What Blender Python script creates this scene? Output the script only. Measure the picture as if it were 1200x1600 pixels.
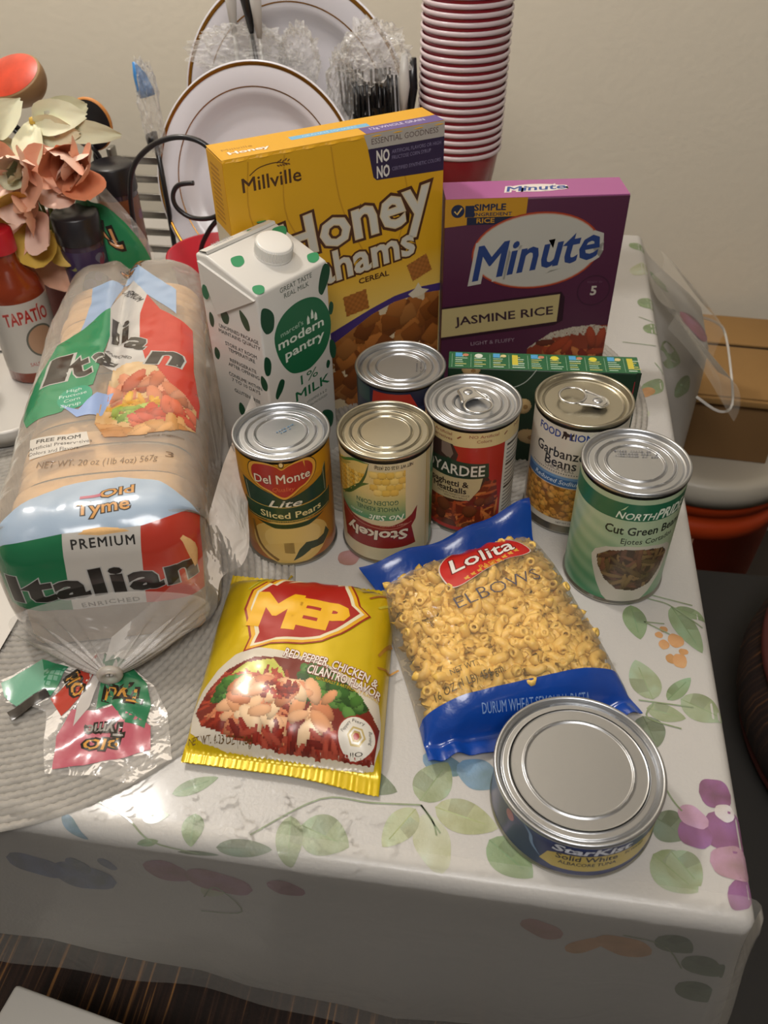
import bpy, bmesh, math, random
import numpy as np
from mathutils import Vector, Matrix, noise, geometry as mgeo
C = bpy.context.scene.collection
scene = bpy.context.scene
PI = math.pi
for o in list(bpy.data.objects): bpy.data.objects.remove(o)

# ------------------------------------------------------------------ camera
cam_d = bpy.data.cameras.new('camera'); cam = bpy.data.objects.new('camera', cam_d); C.objects.link(cam)
cam_d.sensor_fit = 'VERTICAL'; cam_d.sensor_height = 24.0; cam_d.lens = 1342.7 / 1600 * 24.0
cam_d.clip_start = .02
r_ = Vector((0.98841953, 0.15093297, -0.01568659)); d_ = Vector((0.08842948, -0.65691987, -0.74875664)); w_ = Vector((-0.1233169, 0.73869853, -0.66265935))
m = Matrix((r_, -d_, -w_)).transposed().to_4x4(); m.translation = Vector((-0.1704778, -0.2362718, 0.499429))
cam.matrix_world = m
cam_d.dof.use_dof = True; cam_d.dof.focus_distance = .66; cam_d.dof.aperture_fstop = 7.5
scene.camera = cam
# ------------------------------------------------------------------ world, lamp, exposure
world = bpy.data.worlds.new('world'); scene.world = world; world.use_nodes = True
world.node_tree.nodes['Background'].inputs[0].default_value = (1.0, .93, .86, 1)
world.node_tree.nodes['Background'].inputs[1].default_value = .09
LAMP = Vector((-.93, .68, 1.32))
ld = bpy.data.lights.new('ceiling_lamp_light', 'POINT'); ld.energy = 33; ld.color = (1, .95, .895); ld.shadow_soft_size = .075
lo = bpy.data.objects.new('ceiling_lamp_light', ld); C.objects.link(lo); lo.location = LAMP
fd = bpy.data.lights.new('room_fill_light', 'AREA'); fd.shape = 'DISK'; fd.size = 1.0; fd.energy = 33; fd.color = (1, .965, .93)  # unseen soft fill, added to brighten the wall and the box fronts
fo = bpy.data.objects.new('room_fill_light', fd); C.objects.link(fo); fo.location = (-.1, -.66, 1.7)
fo.rotation_euler = (Vector((-.3, .9, .1)) - fo.location).to_track_quat('-Z', 'Y').to_euler()
scene.view_settings.view_transform = 'Standard'; scene.view_settings.look = 'None'
scene.view_settings.exposure = 0.0; scene.view_settings.gamma = 1.0; scene.view_settings.use_curve_mapping = False

# ------------------------------------------------------------------ helpers
def lin(c):
    if isinstance(c, str):
        c = [int(c[i:i + 2], 16) / 255 for i in (0, 2, 4)]
    return tuple(x / 12.92 if x <= .04045 else ((x + .055) / 1.055) ** 2.4 for x in c)
_m = {}
def mat(name, col='ffffff', rough=.5, metal=0., bump=0., bscale=60., var=0., vscale=8., coat=0., spec=.5, trans=0., alpha=1., emit=None, sub=0., aniso=0.):
    if name in _m: return _m[name]
    M = bpy.data.materials.new(name); M.use_nodes = True; nt = M.node_tree; P = nt.nodes['Principled BSDF']
    c = lin(col); P.inputs['Base Color'].default_value = (*c, 1); P.inputs['Roughness'].default_value = rough
    P.inputs['Metallic'].default_value = metal; P.inputs['Coat Weight'].default_value = coat; P.inputs['Coat Roughness'].default_value = .12
    P.inputs['Specular IOR Level'].default_value = spec; P.inputs['Transmission Weight'].default_value = trans; P.inputs['Alpha'].default_value = alpha
    if sub: P.inputs['Subsurface Weight'].default_value = sub; P.inputs['Subsurface Radius'].default_value = (.01, .008, .005)
    if emit: P.inputs['Emission Color'].default_value = (*lin(emit[0]), 1); P.inputs['Emission Strength'].default_value = emit[1]
    tc = nt.nodes.new('ShaderNodeTexCoord')
    if bump:
        n = nt.nodes.new('ShaderNodeTexNoise'); n.inputs['Scale'].default_value = bscale; n.inputs['Detail'].default_value = 4
        b = nt.nodes.new('ShaderNodeBump'); b.inputs['Strength'].default_value = bump; b.inputs['Distance'].default_value = .002
        nt.links.new(tc.outputs['Object'], n.inputs['Vector']); nt.links.new(n.outputs['Fac'], b.inputs['Height']); nt.links.new(b.outputs[0], P.inputs['Normal'])
    if var:
        n = nt.nodes.new('ShaderNodeTexNoise'); n.inputs['Scale'].default_value = vscale; n.inputs['Detail'].default_value = 5
        r = nt.nodes.new('ShaderNodeMix'); r.data_type = 'RGBA'
        r.inputs['A'].default_value = (*[x * (1 - var) for x in c], 1); r.inputs['B'].default_value = (*[min(1, x * (1 + var)) for x in c], 1)
        nt.links.new(tc.outputs['Object'], n.inputs['Vector']); nt.links.new(n.outputs['Fac'], r.inputs['Factor']); nt.links.new(r.outputs['Result'], P.inputs['Base Color'])
    _m[name] = M; return M
def print_mat(name, rough=.35, metal=0., bump=0., bscale=80., coat=0., alpha=1.):
    if name in _m: return _m[name]
    M = mat(name, rough=rough, metal=metal, bump=bump, bscale=bscale, coat=coat); nt = M.node_tree
    a = nt.nodes.new('ShaderNodeAttribute'); a.attribute_name = 'Col'
    nt.links.new(a.outputs['Color'], nt.nodes['Principled BSDF'].inputs['Base Color'])
    if alpha < 1:
        nt.nodes['Principled BSDF'].inputs['Alpha'].default_value = alpha
    return M
def film_mat(name, white=.12, rough=.1, bump=.4, bscale=25., tint='f4f0ea', fres=.75):
    if name in _m: return _m[name]
    M = bpy.data.materials.new(name); M.use_nodes = True; nt = M.node_tree; P = nt.nodes['Principled BSDF']; N = nt.nodes; L = nt.links
    P.inputs['Base Color'].default_value = (*lin(tint), 1); P.inputs['Roughness'].default_value = rough; P.inputs['Coat Weight'].default_value = .5; P.inputs['Coat Roughness'].default_value = .05
    T = N.new('ShaderNodeBsdfTransparent'); mx = N.new('ShaderNodeMixShader'); F = N.new('ShaderNodeFresnel'); F.inputs[0].default_value = 1.45
    tc = N.new('ShaderNodeTexCoord'); n = N.new('ShaderNodeTexNoise'); n.inputs['Scale'].default_value = bscale; n.inputs['Detail'].default_value = 3; n.inputs['Distortion'].default_value = .6
    b = N.new('ShaderNodeBump'); b.inputs['Strength'].default_value = bump; b.inputs['Distance'].default_value = .01
    L.new(tc.outputs['Object'], n.inputs['Vector']); L.new(n.outputs['Fac'], b.inputs['Height']); L.new(b.outputs[0], P.inputs['Normal']); L.new(b.outputs[0], F.inputs['Normal'])
    ma = N.new('ShaderNodeMath'); ma.operation = 'MULTIPLY_ADD'; ma.inputs[1].default_value = fres; ma.inputs[2].default_value = white; ma.use_clamp = True
    L.new(F.outputs[0], ma.inputs[0]); L.new(ma.outputs[0], mx.inputs[0]); L.new(T.outputs[0], mx.inputs[1]); L.new(P.outputs[0], mx.inputs[2])
    L.new(mx.outputs[0], N['Material Output'].inputs[0]); _m[name] = M; return M

def link(o, parent=None):
    C.objects.link(o)
    if parent: o.parent = parent
    return o
def mesh(name, vs, fs, material=None, parent=None, smooth=True, mats=None, fm=None):
    me = bpy.data.meshes.new(name); me.from_pydata([tuple(v) for v in vs], [], fs)
    for k in (mats or [material]):
        if k: me.materials.append(k)
    if fm is not None: me.polygons.foreach_set('material_index', fm)
    me.polygons.foreach_set('use_smooth', [smooth] * len(me.polygons)); me.update()
    return link(bpy.data.objects.new(name, me), parent)
def frombm(name, bm, material, parent=None, smooth=False):
    me = bpy.data.meshes.new(name); bm.to_mesh(me); bm.free()
    if material: me.materials.append(material)
    me.polygons.foreach_set('use_smooth', [smooth] * len(me.polygons))
    return link(bpy.data.objects.new(name, me), parent)
def tag(o, label=None, cat=None, group=None, kind=None):
    if label: o['label'] = label
    if cat: o['category'] = cat
    if group: o['group'] = group
    if kind: o['kind'] = kind
    return o
def thing(name, label, cat, loc=(0, 0, 0), rz=0, group=None, rot=None):
    o = bpy.data.objects.new(name, None); o.empty_display_size = .02; C.objects.link(o); o.location = loc
    o.rotation_euler = rot if rot else (0, 0, rz)
    return tag(o, label, cat, group)
def gridf(nu, nv, wrapu=False, wrapv=False):
    f = []
    for j in range(nv - (0 if wrapv else 1)):
        for i in range(nu - (0 if wrapu else 1)):
            a = j * nu + i; b = j * nu + (i + 1) % nu; c = ((j + 1) % nv) * nu + (i + 1) % nu; d = ((j + 1) % nv) * nu + i
            f.append((a, b, c, d))
    return f
def surf(name, fn, us, vs, material, parent=None, smooth=True):
    V = [fn(u, v) for v in vs for u in us]
    return mesh(name, V, gridf(len(us), len(vs)), material, parent, smooth)
def lathe_data(prof, seg=64):
    V = []; 
    for r, z in prof:
        for i in range(seg):
            a = 2 * PI * i / seg; V.append((r * math.cos(a), r * math.sin(a), z))
    return V, gridf(seg, len(prof), wrapu=True)
def lathe(name, prof, material, parent=None, seg=64, smooth=True):
    V, F = lathe_data(prof, seg); return mesh(name, V, F, material, parent, smooth)
def tube_data(pts, r, seg=8, closed=False, taper=None):
    P = [Vector(p) for p in pts]; V = []; n = len(P); up = None
    for i, p in enumerate(P):
        t = ((P[(i + 1) % n] if closed or i < n - 1 else P[i]) - (P[i - 1] if closed or i > 0 else P[i])).normalized()
        if up is None: up = t.orthogonal().normalized()
        up = (up - t * up.dot(t)).normalized(); s = t.cross(up); rr = r * (taper[i] if taper else 1)
        for k in range(seg):
            a = 2 * PI * k / seg; V.append(p + (up * math.cos(a) + s * math.sin(a)) * rr)
    F = gridf(seg, n, wrapu=True, wrapv=closed)
    if not closed: F += [tuple(range(seg))[::-1], tuple(range((n - 1) * seg, n * seg))]
    return V, F
def tube(name, pts, r, material, parent=None, seg=8, closed=False, taper=None):
    V, F = tube_data(pts, r, seg, closed, taper); return mesh(name, V, F, material, parent)
def smooth_path(pts, n=6, closed=False):
    P = [Vector(p) for p in pts]; out = []; N = len(P)
    for i in range(N if closed else N - 1):
        g = lambda k: P[k % N] if closed else P[max(0, min(N - 1, k))]
        p0, p1, p2, p3 = g(i - 1), g(i), g(i + 1), g(i + 2)
        for k in range(n):
            t = k / n; out.append(.5 * ((2 * p1) + (p2 - p0) * t + (2 * p0 - 5 * p1 + 4 * p2 - p3) * t * t + (3 * p1 - p0 - 3 * p2 + p3) * t ** 3))
    if not closed: out.append(P[-1])
    return out
def box(name, x0, x1, y0, y1, z0, z1, material, parent=None, bev=0., seg=2):
    bm = bmesh.new(); bmesh.ops.create_cube(bm, size=1)
    for v in bm.verts: v.co = Vector(((x0 + x1) / 2 + v.co.x * (x1 - x0), (y0 + y1) / 2 + v.co.y * (y1 - y0), (z0 + z1) / 2 + v.co.z * (z1 - z0)))
    if bev: bmesh.ops.bevel(bm, geom=bm.edges[:], offset=bev, segments=seg, affect='EDGES', profile=.5)
    return frombm(name, bm, material, parent, smooth=bool(bev) and seg > 1)
def nz(x, y, z=0., s=1.): return noise.noise(Vector((x * s, y * s, z)))  # the near-black one stands for the shade in the flap gap
def frange(a, b, n): return [a + (b - a) * i / (n - 1) for i in range(n)]
def sst(a, b, x):  # shade painted in: darker cardboard for the sides, dark sheet under the flap gap
    t = max(0, min(1, (x - a) / (b - a))); return t * t * (3 - 2 * t)

# ------------------------------------------------------------------ flat print laid on real surfaces
_tc = {}
CAP = None
def text_mesh(s, off=0., sp=1.):
    key = (s, round(off, 4), sp)
    if key in _tc: return _tc[key]
    if off:                                   # grow the letters: push every outline outwards and fill again
        V, F = text_mesh(s, 0., sp); E = {}; sgn = sum(V[f[i]][0] * V[f[(i + 1) % len(f)]][1] - V[f[(i + 1) % len(f)]][0] * V[f[i]][1] for f in F for i in range(len(f)))
        for f in F:
            g = f if sgn > 0 else f[::-1]
            for i in range(len(g)):
                e = (g[i], g[(i + 1) % len(g)])
                if (e[1], e[0]) in E: del E[(e[1], e[0])]
                else: E[e] = 1
        nx = {}
        for p, q in E: nx.setdefault(p, []).append(q)
        loops = []
        while nx:
            p0 = next(iter(nx)); L = [p0]; p = p0
            while True:
                q = nx[p].pop(); 
                if not nx[p]: del nx[p]
                if q == p0 or q not in nx: break
                L.append(q); p = q
            if len(L) > 2: loops.append([V[i] for i in L])
        out = []
        for L in loops:
            M_ = []
            for q in L:
                if not M_ or math.hypot(q[0] - M_[-1][0], q[1] - M_[-1][1]) > .012: M_.append(q)
            L = M_
            if len(L) < 3: continue
            n = len(L); W = []
            for i in range(n):
                (x0, y0), (x1, y1), (x2, y2) = L[i - 1], L[i], L[(i + 1) % n]; a = Vector((x1 - x0, y1 - y0)); b = Vector((x2 - x1, y2 - y1))
                if a.length < 1e-6 or b.length < 1e-6: continue
                a.normalize(); b.normalize(); na = Vector((a.y, -a.x)); nb = Vector((b.y, -b.x)); m_ = na + nb; c = 1 + na.dot(nb)
                if c < .25 and a.x * b.y - a.y * b.x > 0: W.append((x1 + (na.x + a.x) * off, y1 + (na.y + a.y) * off)); W.append((x1 + (nb.x - b.x) * off, y1 + (nb.y - b.y) * off))
                else: c = max(c, .12); W.append((x1 + m_.x / c * off, y1 + m_.y / c * off))
            ar = sum(W[i][0] * W[(i + 1) % len(W)][1] - W[(i + 1) % len(W)][0] * W[i][1] for i in range(len(W)))
            ar0 = sum(L[i][0] * L[(i + 1) % n][1] - L[(i + 1) % n][0] * L[i][1] for i in range(n))
            if ar * ar0 > 0: out.append((W, ar0))
        V2, F2 = [], []
        solids = [w for w, a_ in out if a_ > 0]; holes = [w for w, a_ in out if a_ <= 0]
        for w in solids:
            bx = (min(p[0] for p in w), max(p[0] for p in w), min(p[1] for p in w), max(p[1] for p in w))
            hs = [h for h in holes if bx[0] < h[0][0] < bx[1] and bx[2] < h[0][1] < bx[3]]
            polys = [[Vector((x, y, 0)) for x, y in q] for q in [w] + hs]; k = len(V2)
            V2 += [(v.x, v.y) for q in polys for v in q]; F2 += [tuple(i + k for i in t_) for t_ in mgeo.tessellate_polygon(polys)]
        _tc[key] = (V2, F2); return V2, F2
    cu = bpy.data.curves.new('t', 'FONT'); cu.body = s; cu.size = 1; cu.fill_mode = 'FRONT'; cu.resolution_u = 2; cu.space_character = sp
    ob = bpy.data.objects.new('t', cu); C.objects.link(ob); dg = bpy.context.evaluated_depsgraph_get()
    me = bpy.data.meshes.new_from_object(ob.evaluated_get(dg)); V, F, mp_ = [], [], {}; ix = []
    for v in me.vertices:
        k = (round(v.co.x, 5), round(v.co.y, 5))
        if k not in mp_: mp_[k] = len(V); V.append(k)
        ix.append(mp_[k])
    for p in me.polygons:
        f = tuple(ix[i] for i in p.vertices)
        if len(set(f)) == len(f): F.append(f)
    bpy.data.objects.remove(ob); bpy.data.curves.remove(cu); bpy.data.meshes.remove(me)
    _tc[key] = (V, F); return V, F
def cap():
    global CAP
    if CAP is None: CAP = max(v[1] for v in text_mesh('H')[0])
    return CAP
class Print:
    def __init__(s): s.I = []; s.G = []; s.n = 0
    def add(s, V, F, col, layer=None):
        if layer is None: s.n += 1; layer = s.n
        if s.n < layer: s.n = layer
        s.I.append((V, F, lin(col), layer)); return layer
    def poly(s, P, col, layer=None): return s.add(P, [tuple(range(len(P)))], col, layer)
    def rect(s, x0, y0, x1, y1, col, layer=None): return s.poly([(x0, y0), (x1, y0), (x1, y1), (x0, y1)], col, layer)
    def ell(s, cx, cy, rx, ry, col, rot=0, n=28, layer=None, p=1.):
        c, k = math.cos(math.radians(rot)), math.sin(math.radians(rot)); P = []
        for i in range(n):
            a = 2 * PI * i / n; x = rx * math.copysign(abs(math.cos(a)) ** p, math.cos(a)); y = ry * math.copysign(abs(math.sin(a)) ** p, math.sin(a)); P.append((cx + x * c - y * k, cy + x * k + y * c))
        return s.poly(P, col, layer)
    def ring(s, cx, cy, rx, ry, w, col, n=36, layer=None, a0=0, a1=360):
        V = []; full = a1 - a0 >= 360; m = n if full else n + 1
        for i in range(m):
            a = math.radians(a0 + (a1 - a0) * i / n); V += [(cx + rx * math.cos(a), cy + ry * math.sin(a)), (cx + (rx - w) * math.cos(a), cy + (ry - w) * math.sin(a))]
        F = [(2 * i, 2 * ((i + 1) % m), 2 * ((i + 1) % m) + 1, 2 * i + 1) for i in range(n)]
        return s.add(V, F, col, layer)
    def line(s, pts, w, col, layer=None, smooth=0, taper=False):
        if smooth: pts = [(p.x, p.y) for p in smooth_path([(a, b, 0) for a, b in pts], smooth)]
        V = []; n = len(pts)
        for i, (x, y) in enumerate(pts):
            a = pts[max(0, i - 1)]; b = pts[min(n - 1, i + 1)]; dx, dy = b[0] - a[0], b[1] - a[1]; l = math.hypot(dx, dy) or 1
            k = w / 2 * (max(.15, math.sin(PI * i / (n - 1))) if taper else 1); V += [(x - dy / l * k, y + dx / l * k), (x + dy / l * k, y - dx / l * k)]
        return s.add(V, [(2 * i, 2 * i + 1, 2 * i + 3, 2 * i + 2) for i in range(n - 1)], col, layer)
    def text(s, t, cx, cy, h, col, w=None, bold=0., rot=0, shear=0., sp=1., outline=(), warp=None, just='c', layer=None):
        """t centred on (cx, cy); h is the capital height; w squeezes to a width; outline = ((offset, colour), ...) laid under it"""
        k = h / cap(); V0, _ = text_mesh(t, 0, sp)
        if not V0: return
        x0 = min(v[0] for v in V0); x1 = max(v[0] for v in V0); kx = (w / (x1 - x0)) if w else k
        xa = {'c': (x0 + x1) / 2, 'l': x0, 'r': x1}[just]; cr, sr = math.cos(math.radians(rot)), math.sin(math.radians(rot))
        for off, cc in list(outline) + [(bold, col)]:
            V, F = text_mesh(t, off, sp); W = []
            for x, y in V:
                X = (x - xa) * kx + shear * (y - cap() / 2) * k; Y = (y - cap() / 2) * k
                if warp: X, Y = warp(X, Y)
                W.append((cx + X * cr - Y * sr, cy + X * sr + Y * cr))
            if layer is None: s.n += 1; layer = s.n
            par = list(range(len(W)))
            def find(i):
                while par[i] != i: par[i] = par[par[i]]; i = par[i]
                return i
            for f in F:
                for i in f[1:]: par[find(i)] = find(f[0])
            comp = {}
            for f in F: comp.setdefault(find(f[0]), []).append(f)
            order = sorted(comp, key=lambda q: V[q][0])
            for k_, q in enumerate(order): s.add(W, comp[q], cc, layer + (k_ % 2) * .35)
            layer += .7
    def img(s, im, layer=None):
        s.n += 1; s.G.append((im, layer or s.n))
    def build(s, name, mapf, parent, material, cu=4., cv=0., dz=.045, base=.08, wash=0.):
        bm = bmesh.new(); cl = bm.loops.layers.float_color.new('Col')
        for V, F, col, L in s.I:
            used = sorted({i for f in F for i in f}); bv = {i: bm.verts.new((V[i][0], V[i][1], L)) for i in used}
            for f in F:
                try: fc = bm.faces.new([bv[i] for i in f])
                except ValueError: continue
                for lp in fc.loops: lp[cl] = (*col, 1)
        if bm.verts:
            for ax, c in ((0, cu), (1, cv)):
                if not c: continue
                a = min(v.co[ax] for v in bm.verts); b = max(v.co[ax] for v in bm.verts); k = math.floor(a / c) + 1
                while k * c < b:
                    co = Vector((0, 0, 0)); co[ax] = k * c + 1e-4; no = Vector((0, 0, 0)); no[ax] = 1
                    bmesh.ops.bisect_plane(bm, geom=bm.verts[:] + bm.edges[:] + bm.faces[:], plane_co=co, plane_no=no); k += 1
            for f in bm.faces:
                if f.normal.z < 0: f.normal_flip()
        bmesh.ops.triangulate(bm, faces=[f for f in bm.faces if len(f.verts) > 4])
        for im, L in s.G:
            nx, ny = im.nx, im.ny; grid = {}
            for j in range(ny):
                for i in range(nx):
                    if not im.mask[j, i]: continue
                    q = []
                    for (a, b) in ((i, j), (i + 1, j), (i + 1, j + 1), (i, j + 1)):
                        if (a, b) not in grid: grid[(a, b)] = bm.verts.new((im.x0 + a * im.d, im.y0 + b * im.d, L))
                        q.append(grid[(a, b)])
                    fc = bm.faces.new(q); col = im.A[j, i]
                    for lp in fc.loops: lp[cl] = (col[0], col[1], col[2], 1)
        if wash:                                  # uneven watercolour pigment
            for f in bm.faces:
                for lp in f.loops:
                    x, y, L = lp.vert.co; k = 1 + wash * (noise.noise(Vector((x * .07, y * .07, L))) + .5 * noise.noise(Vector((x * .2, y * .2, L)))); c = lp[cl]; lp[cl] = (min(1, c[0] * k * (2 - k) ** .5), min(1, c[1] * (1 + (k - 1) * .6)), min(1, c[2] * k), 1)
        for v in bm.verts:
            u, w, L = v.co; v.co = mapf(u, w, base + L * dz)
        me = bpy.data.meshes.new(name); bm.to_mesh(me); bm.free(); me.materials.append(material)
        me.polygons.foreach_set('use_smooth', [True] * len(me.polygons))
        return link(bpy.data.objects.new(name, me), parent)
def inpoly(X, Y, P):
    r = np.zeros(X.shape, bool); n = len(P)
    for i in range(n):
        x1, y1 = P[i]; x2, y2 = P[(i + 1) % n]
        if y1 == y2: continue
        c = ((y1 > Y) != (y2 > Y)) & (X < (x2 - x1) * (Y - y1) / (y2 - y1) + x1); r ^= c
    return r
class Img:
    """small printed picture, painted cell by cell and clipped to an outline"""
    def __init__(s, x0, y0, x1, y1, d, bg, clip=None, seed=0):
        s.x0, s.y0, s.d = x0, y0, d; s.nx = int((x1 - x0) / d); s.ny = int((y1 - y0) / d)
        s.X, s.Y = np.meshgrid(x0 + (np.arange(s.nx) + .5) * d, y0 + (np.arange(s.ny) + .5) * d)
        s.A = np.zeros((s.ny, s.nx, 3)); s.A[:] = lin(bg); s.mask = inpoly(s.X, s.Y, clip) if clip else np.ones((s.ny, s.nx), bool); s.R = random.Random(seed)
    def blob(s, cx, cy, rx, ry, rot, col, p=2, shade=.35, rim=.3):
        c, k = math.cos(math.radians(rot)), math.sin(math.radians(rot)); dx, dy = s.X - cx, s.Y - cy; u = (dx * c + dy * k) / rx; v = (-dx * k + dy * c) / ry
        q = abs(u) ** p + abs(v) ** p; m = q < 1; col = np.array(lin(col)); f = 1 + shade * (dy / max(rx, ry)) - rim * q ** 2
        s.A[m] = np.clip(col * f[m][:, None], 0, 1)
    def poly(s, P, col): s.A[inpoly(s.X, s.Y, P)] = lin(col)
    def scatter(s, n, reg, rx, ry, cols, p=2, shade=.35, rim=.35):
        for _ in range(n):
            x = s.R.uniform(reg[0], reg[2]); y = s.R.uniform(reg[1], reg[3]); k = s.R.uniform(.75, 1.2)
            s.blob(x, y, rx * k, ry * k, s.R.uniform(0, 180), s.R.choice(cols), p, shade, rim)
def planemap(O, U, V, N):
    O, U, V, N = Vector(O), Vector(U), Vector(V), Vector(N)
    return lambda u, v, d: O + (U * u + V * v + N * d) * .001
def cylmap(r, a0):
    def f(u, v, d):
        a = u * .001 / r + a0; R = r + d * .001; return Vector((R * math.sin(a), -R * math.cos(a), v * .001))
    return f
CX, CY = -.1705, -.2363
def faceang(x, y): return math.atan2(CX - x, -(CY - y))

# ------------------------------------------------------------------ setting
M_wall = mat('wall_paint', 'd9d0be', .85, bump=.25, bscale=90, var=.03, vscale=3)
def struct(o, kind='structure'): o['kind'] = 'structure'; return o
struct(box('wall_back', -2.6, 2.4, 1.22, 1.34, -.75, 1.75, M_wall))
struct(box('wall_left', -2.72, -2.6, -2.2, 1.34, -.75, 1.75, M_wall))
struct(box('wall_right', 2.4, 2.52, -2.2, 1.34, -.75, 1.75, M_wall))
struct(box('ceiling', -2.72, 2.52, -2.2, 1.34, 1.75, 1.87, mat('ceiling_paint', 'd6cdbd', .9, bump=.2, bscale=60)))
struct(box('floor', -2.72, 2.52, -2.2, 1.34, -.85, -.75, mat('dark_floor', '3a322c', .6, bump=.2, bscale=30, var=.3, vscale=4)))
struct(box('baseboard_back', -2.6, 2.4, 1.205, 1.22, -.75, -.66, mat('baseboard_paint', 'c9c1b2', .5), bev=.003))
lamp = thing('ceiling_lamp', 'round ceiling lamp with a metal plate above the left of the table', 'lamp', (LAMP.x, LAMP.y, 1.75))
lathe('base_plate', [(0, 0), (.11, 0), (.11, -.02), (.04, -.035), (.03, -.07), (0, -.07)], mat('lamp_metal', 'b0a898', .4, metal=.8), lamp, 32)

# ------------------------------------------------------------------ table and tablecloth
M_wood = mat('table_wood', '4a3222', .5, var=.3, vscale=12)
tb = thing('dining_table', 'wooden dining table under the floral tablecloth', 'table', (0, 0, -.75))
box('tabletop', -1.5, -.006, .006, .925, .715, .745, M_wood, tb, bev=.003)
for x in (-1.43, -.07):
    for y in (.07, .86): box('leg', x - .03, x + .03, y - .03, y + .03, 0, .715, M_wood, tb, bev=.004)
RE = .008
def roll(s):          # distance past the edge -> (outward, drop)
    if s <= 0: return s, 0.
    if s < RE * PI / 2: return RE * math.sin(s / RE), RE * (1 - math.cos(s / RE))
    return RE, RE + s - RE * PI / 2
def cloth(x, y, d=0.):   # unfolded cloth coordinates in mm, d mm outwards
    x, y, d = x * .001, y * .001, d * .001
    x += RE; y -= RE
    if x <= 0 and y >= 0: return Vector((x - RE, y + RE, d - .0002))
    if x <= 0: s, ux, uy, bx, by = -y, 0, -1, x, 0
    elif y >= 0: s, ux, uy, bx, by = x, 1, 0, 0, y
    else: s = math.hypot(x, y); ux, uy, bx, by = x / s, y / s, 0, 0
    o, h = roll(s); t = sst(.01, .16, h)
    per = bx - by * 1.0 + (math.atan2(ux, -uy) * .1 if ux and uy else 0)
    fl = .10 * sst(.66, .86, by) * sst(0, .12, h) if by else 0
    o += t * (.010 + .003 * math.sin(per * 23) + .0015 * math.sin(per * 61 + 1)) + fl
    k = min(1, s / (RE * PI / 2)); nz_ = math.cos(k * PI / 2); no = math.sin(k * PI / 2)
    o += d * no
    return Vector((bx - RE + ux * o, by + RE + uy * o, -h + d * nz_ - .0002))
M_cloth = mat('vinyl_cloth', 'b3b0ac', .42, bump=.18, bscale=420, coat=.18)
nt = M_cloth.node_tree   # fine woven dots pressed into the vinyl and slow creases
xs = frange(-1500, -60, 40) + frange(-50, 30, 33) + frange(40, 330, 16); ys = frange(-190, 30, 45) + frange(50, 600, 20) + frange(630, 929, 16)
tc_o = surf('tablecloth', lambda u, v: cloth(u, v if v > 0 else v * (1 - .22 * sst(-300, -500, u)) * 1.0), xs, ys, M_cloth)
tag(tc_o, 'white vinyl tablecloth printed with green leaves and purple flowers over the table', 'tablecloth')
def leafP(P, x1, y1, x2, y2, w, col, vein=None, L=None, kind='leaf'):
    n = 16; dx, dy = x2 - x1, y2 - y1; l = math.hypot(dx, dy) or 1; A = []; B = []
    for i in range(n + 1):
        t = i / n; s = math.sin(PI * t ** .8) ** .75 if kind == 'leaf' else math.sqrt(max(0, 1 - (2 * t - 1) ** 2)) * (1 + .09 * math.sin(7 * t + x1))
        k = w / 2 * s; A.append((x1 + dx * t - dy / l * k, y1 + dy * t + dx / l * k)); B.append((x1 + dx * t + dy / l * k, y1 + dy * t - dx / l * k))
    lay = P.poly(A[1:-1] + [(x2, y2)] + B[1:-1][::-1] + [(x1, y1)], shade(col, .88), L)
    if vein:
        P.line([(x1, y1), (x1 + dx * .8, y1 + dy * .8)], .7, vein, lay + 1)
        P.poly(A[3:10] + [(x1 + dx * .5, y1 + dy * .5), (x1 + dx * .2, y1 + dy * .2)], shade(col, .80), lay + .5)
def shade(c, k):
    return ''.join('%02x' % max(0, min(255, int(int(c[i:i + 2], 16) * k))) for i in (0, 2, 4))
CL = dict(g=('8fa37c', '6d8560'), l=('a3ae8e', '84946f'), d=('7f8a73', '67735e'), o=('cf9a66', None), p=('96668f', None), k=('c39bb3', None), w=('d9d0cf', None), b=('7f9db3', None), y=('b7bb95', '98a070'), c=('c4c6ab', None), r=('b98a84', None), n=('6f7d9c', None), m=('a56f80', None), e=('69785c', '4f5e45'))
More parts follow.
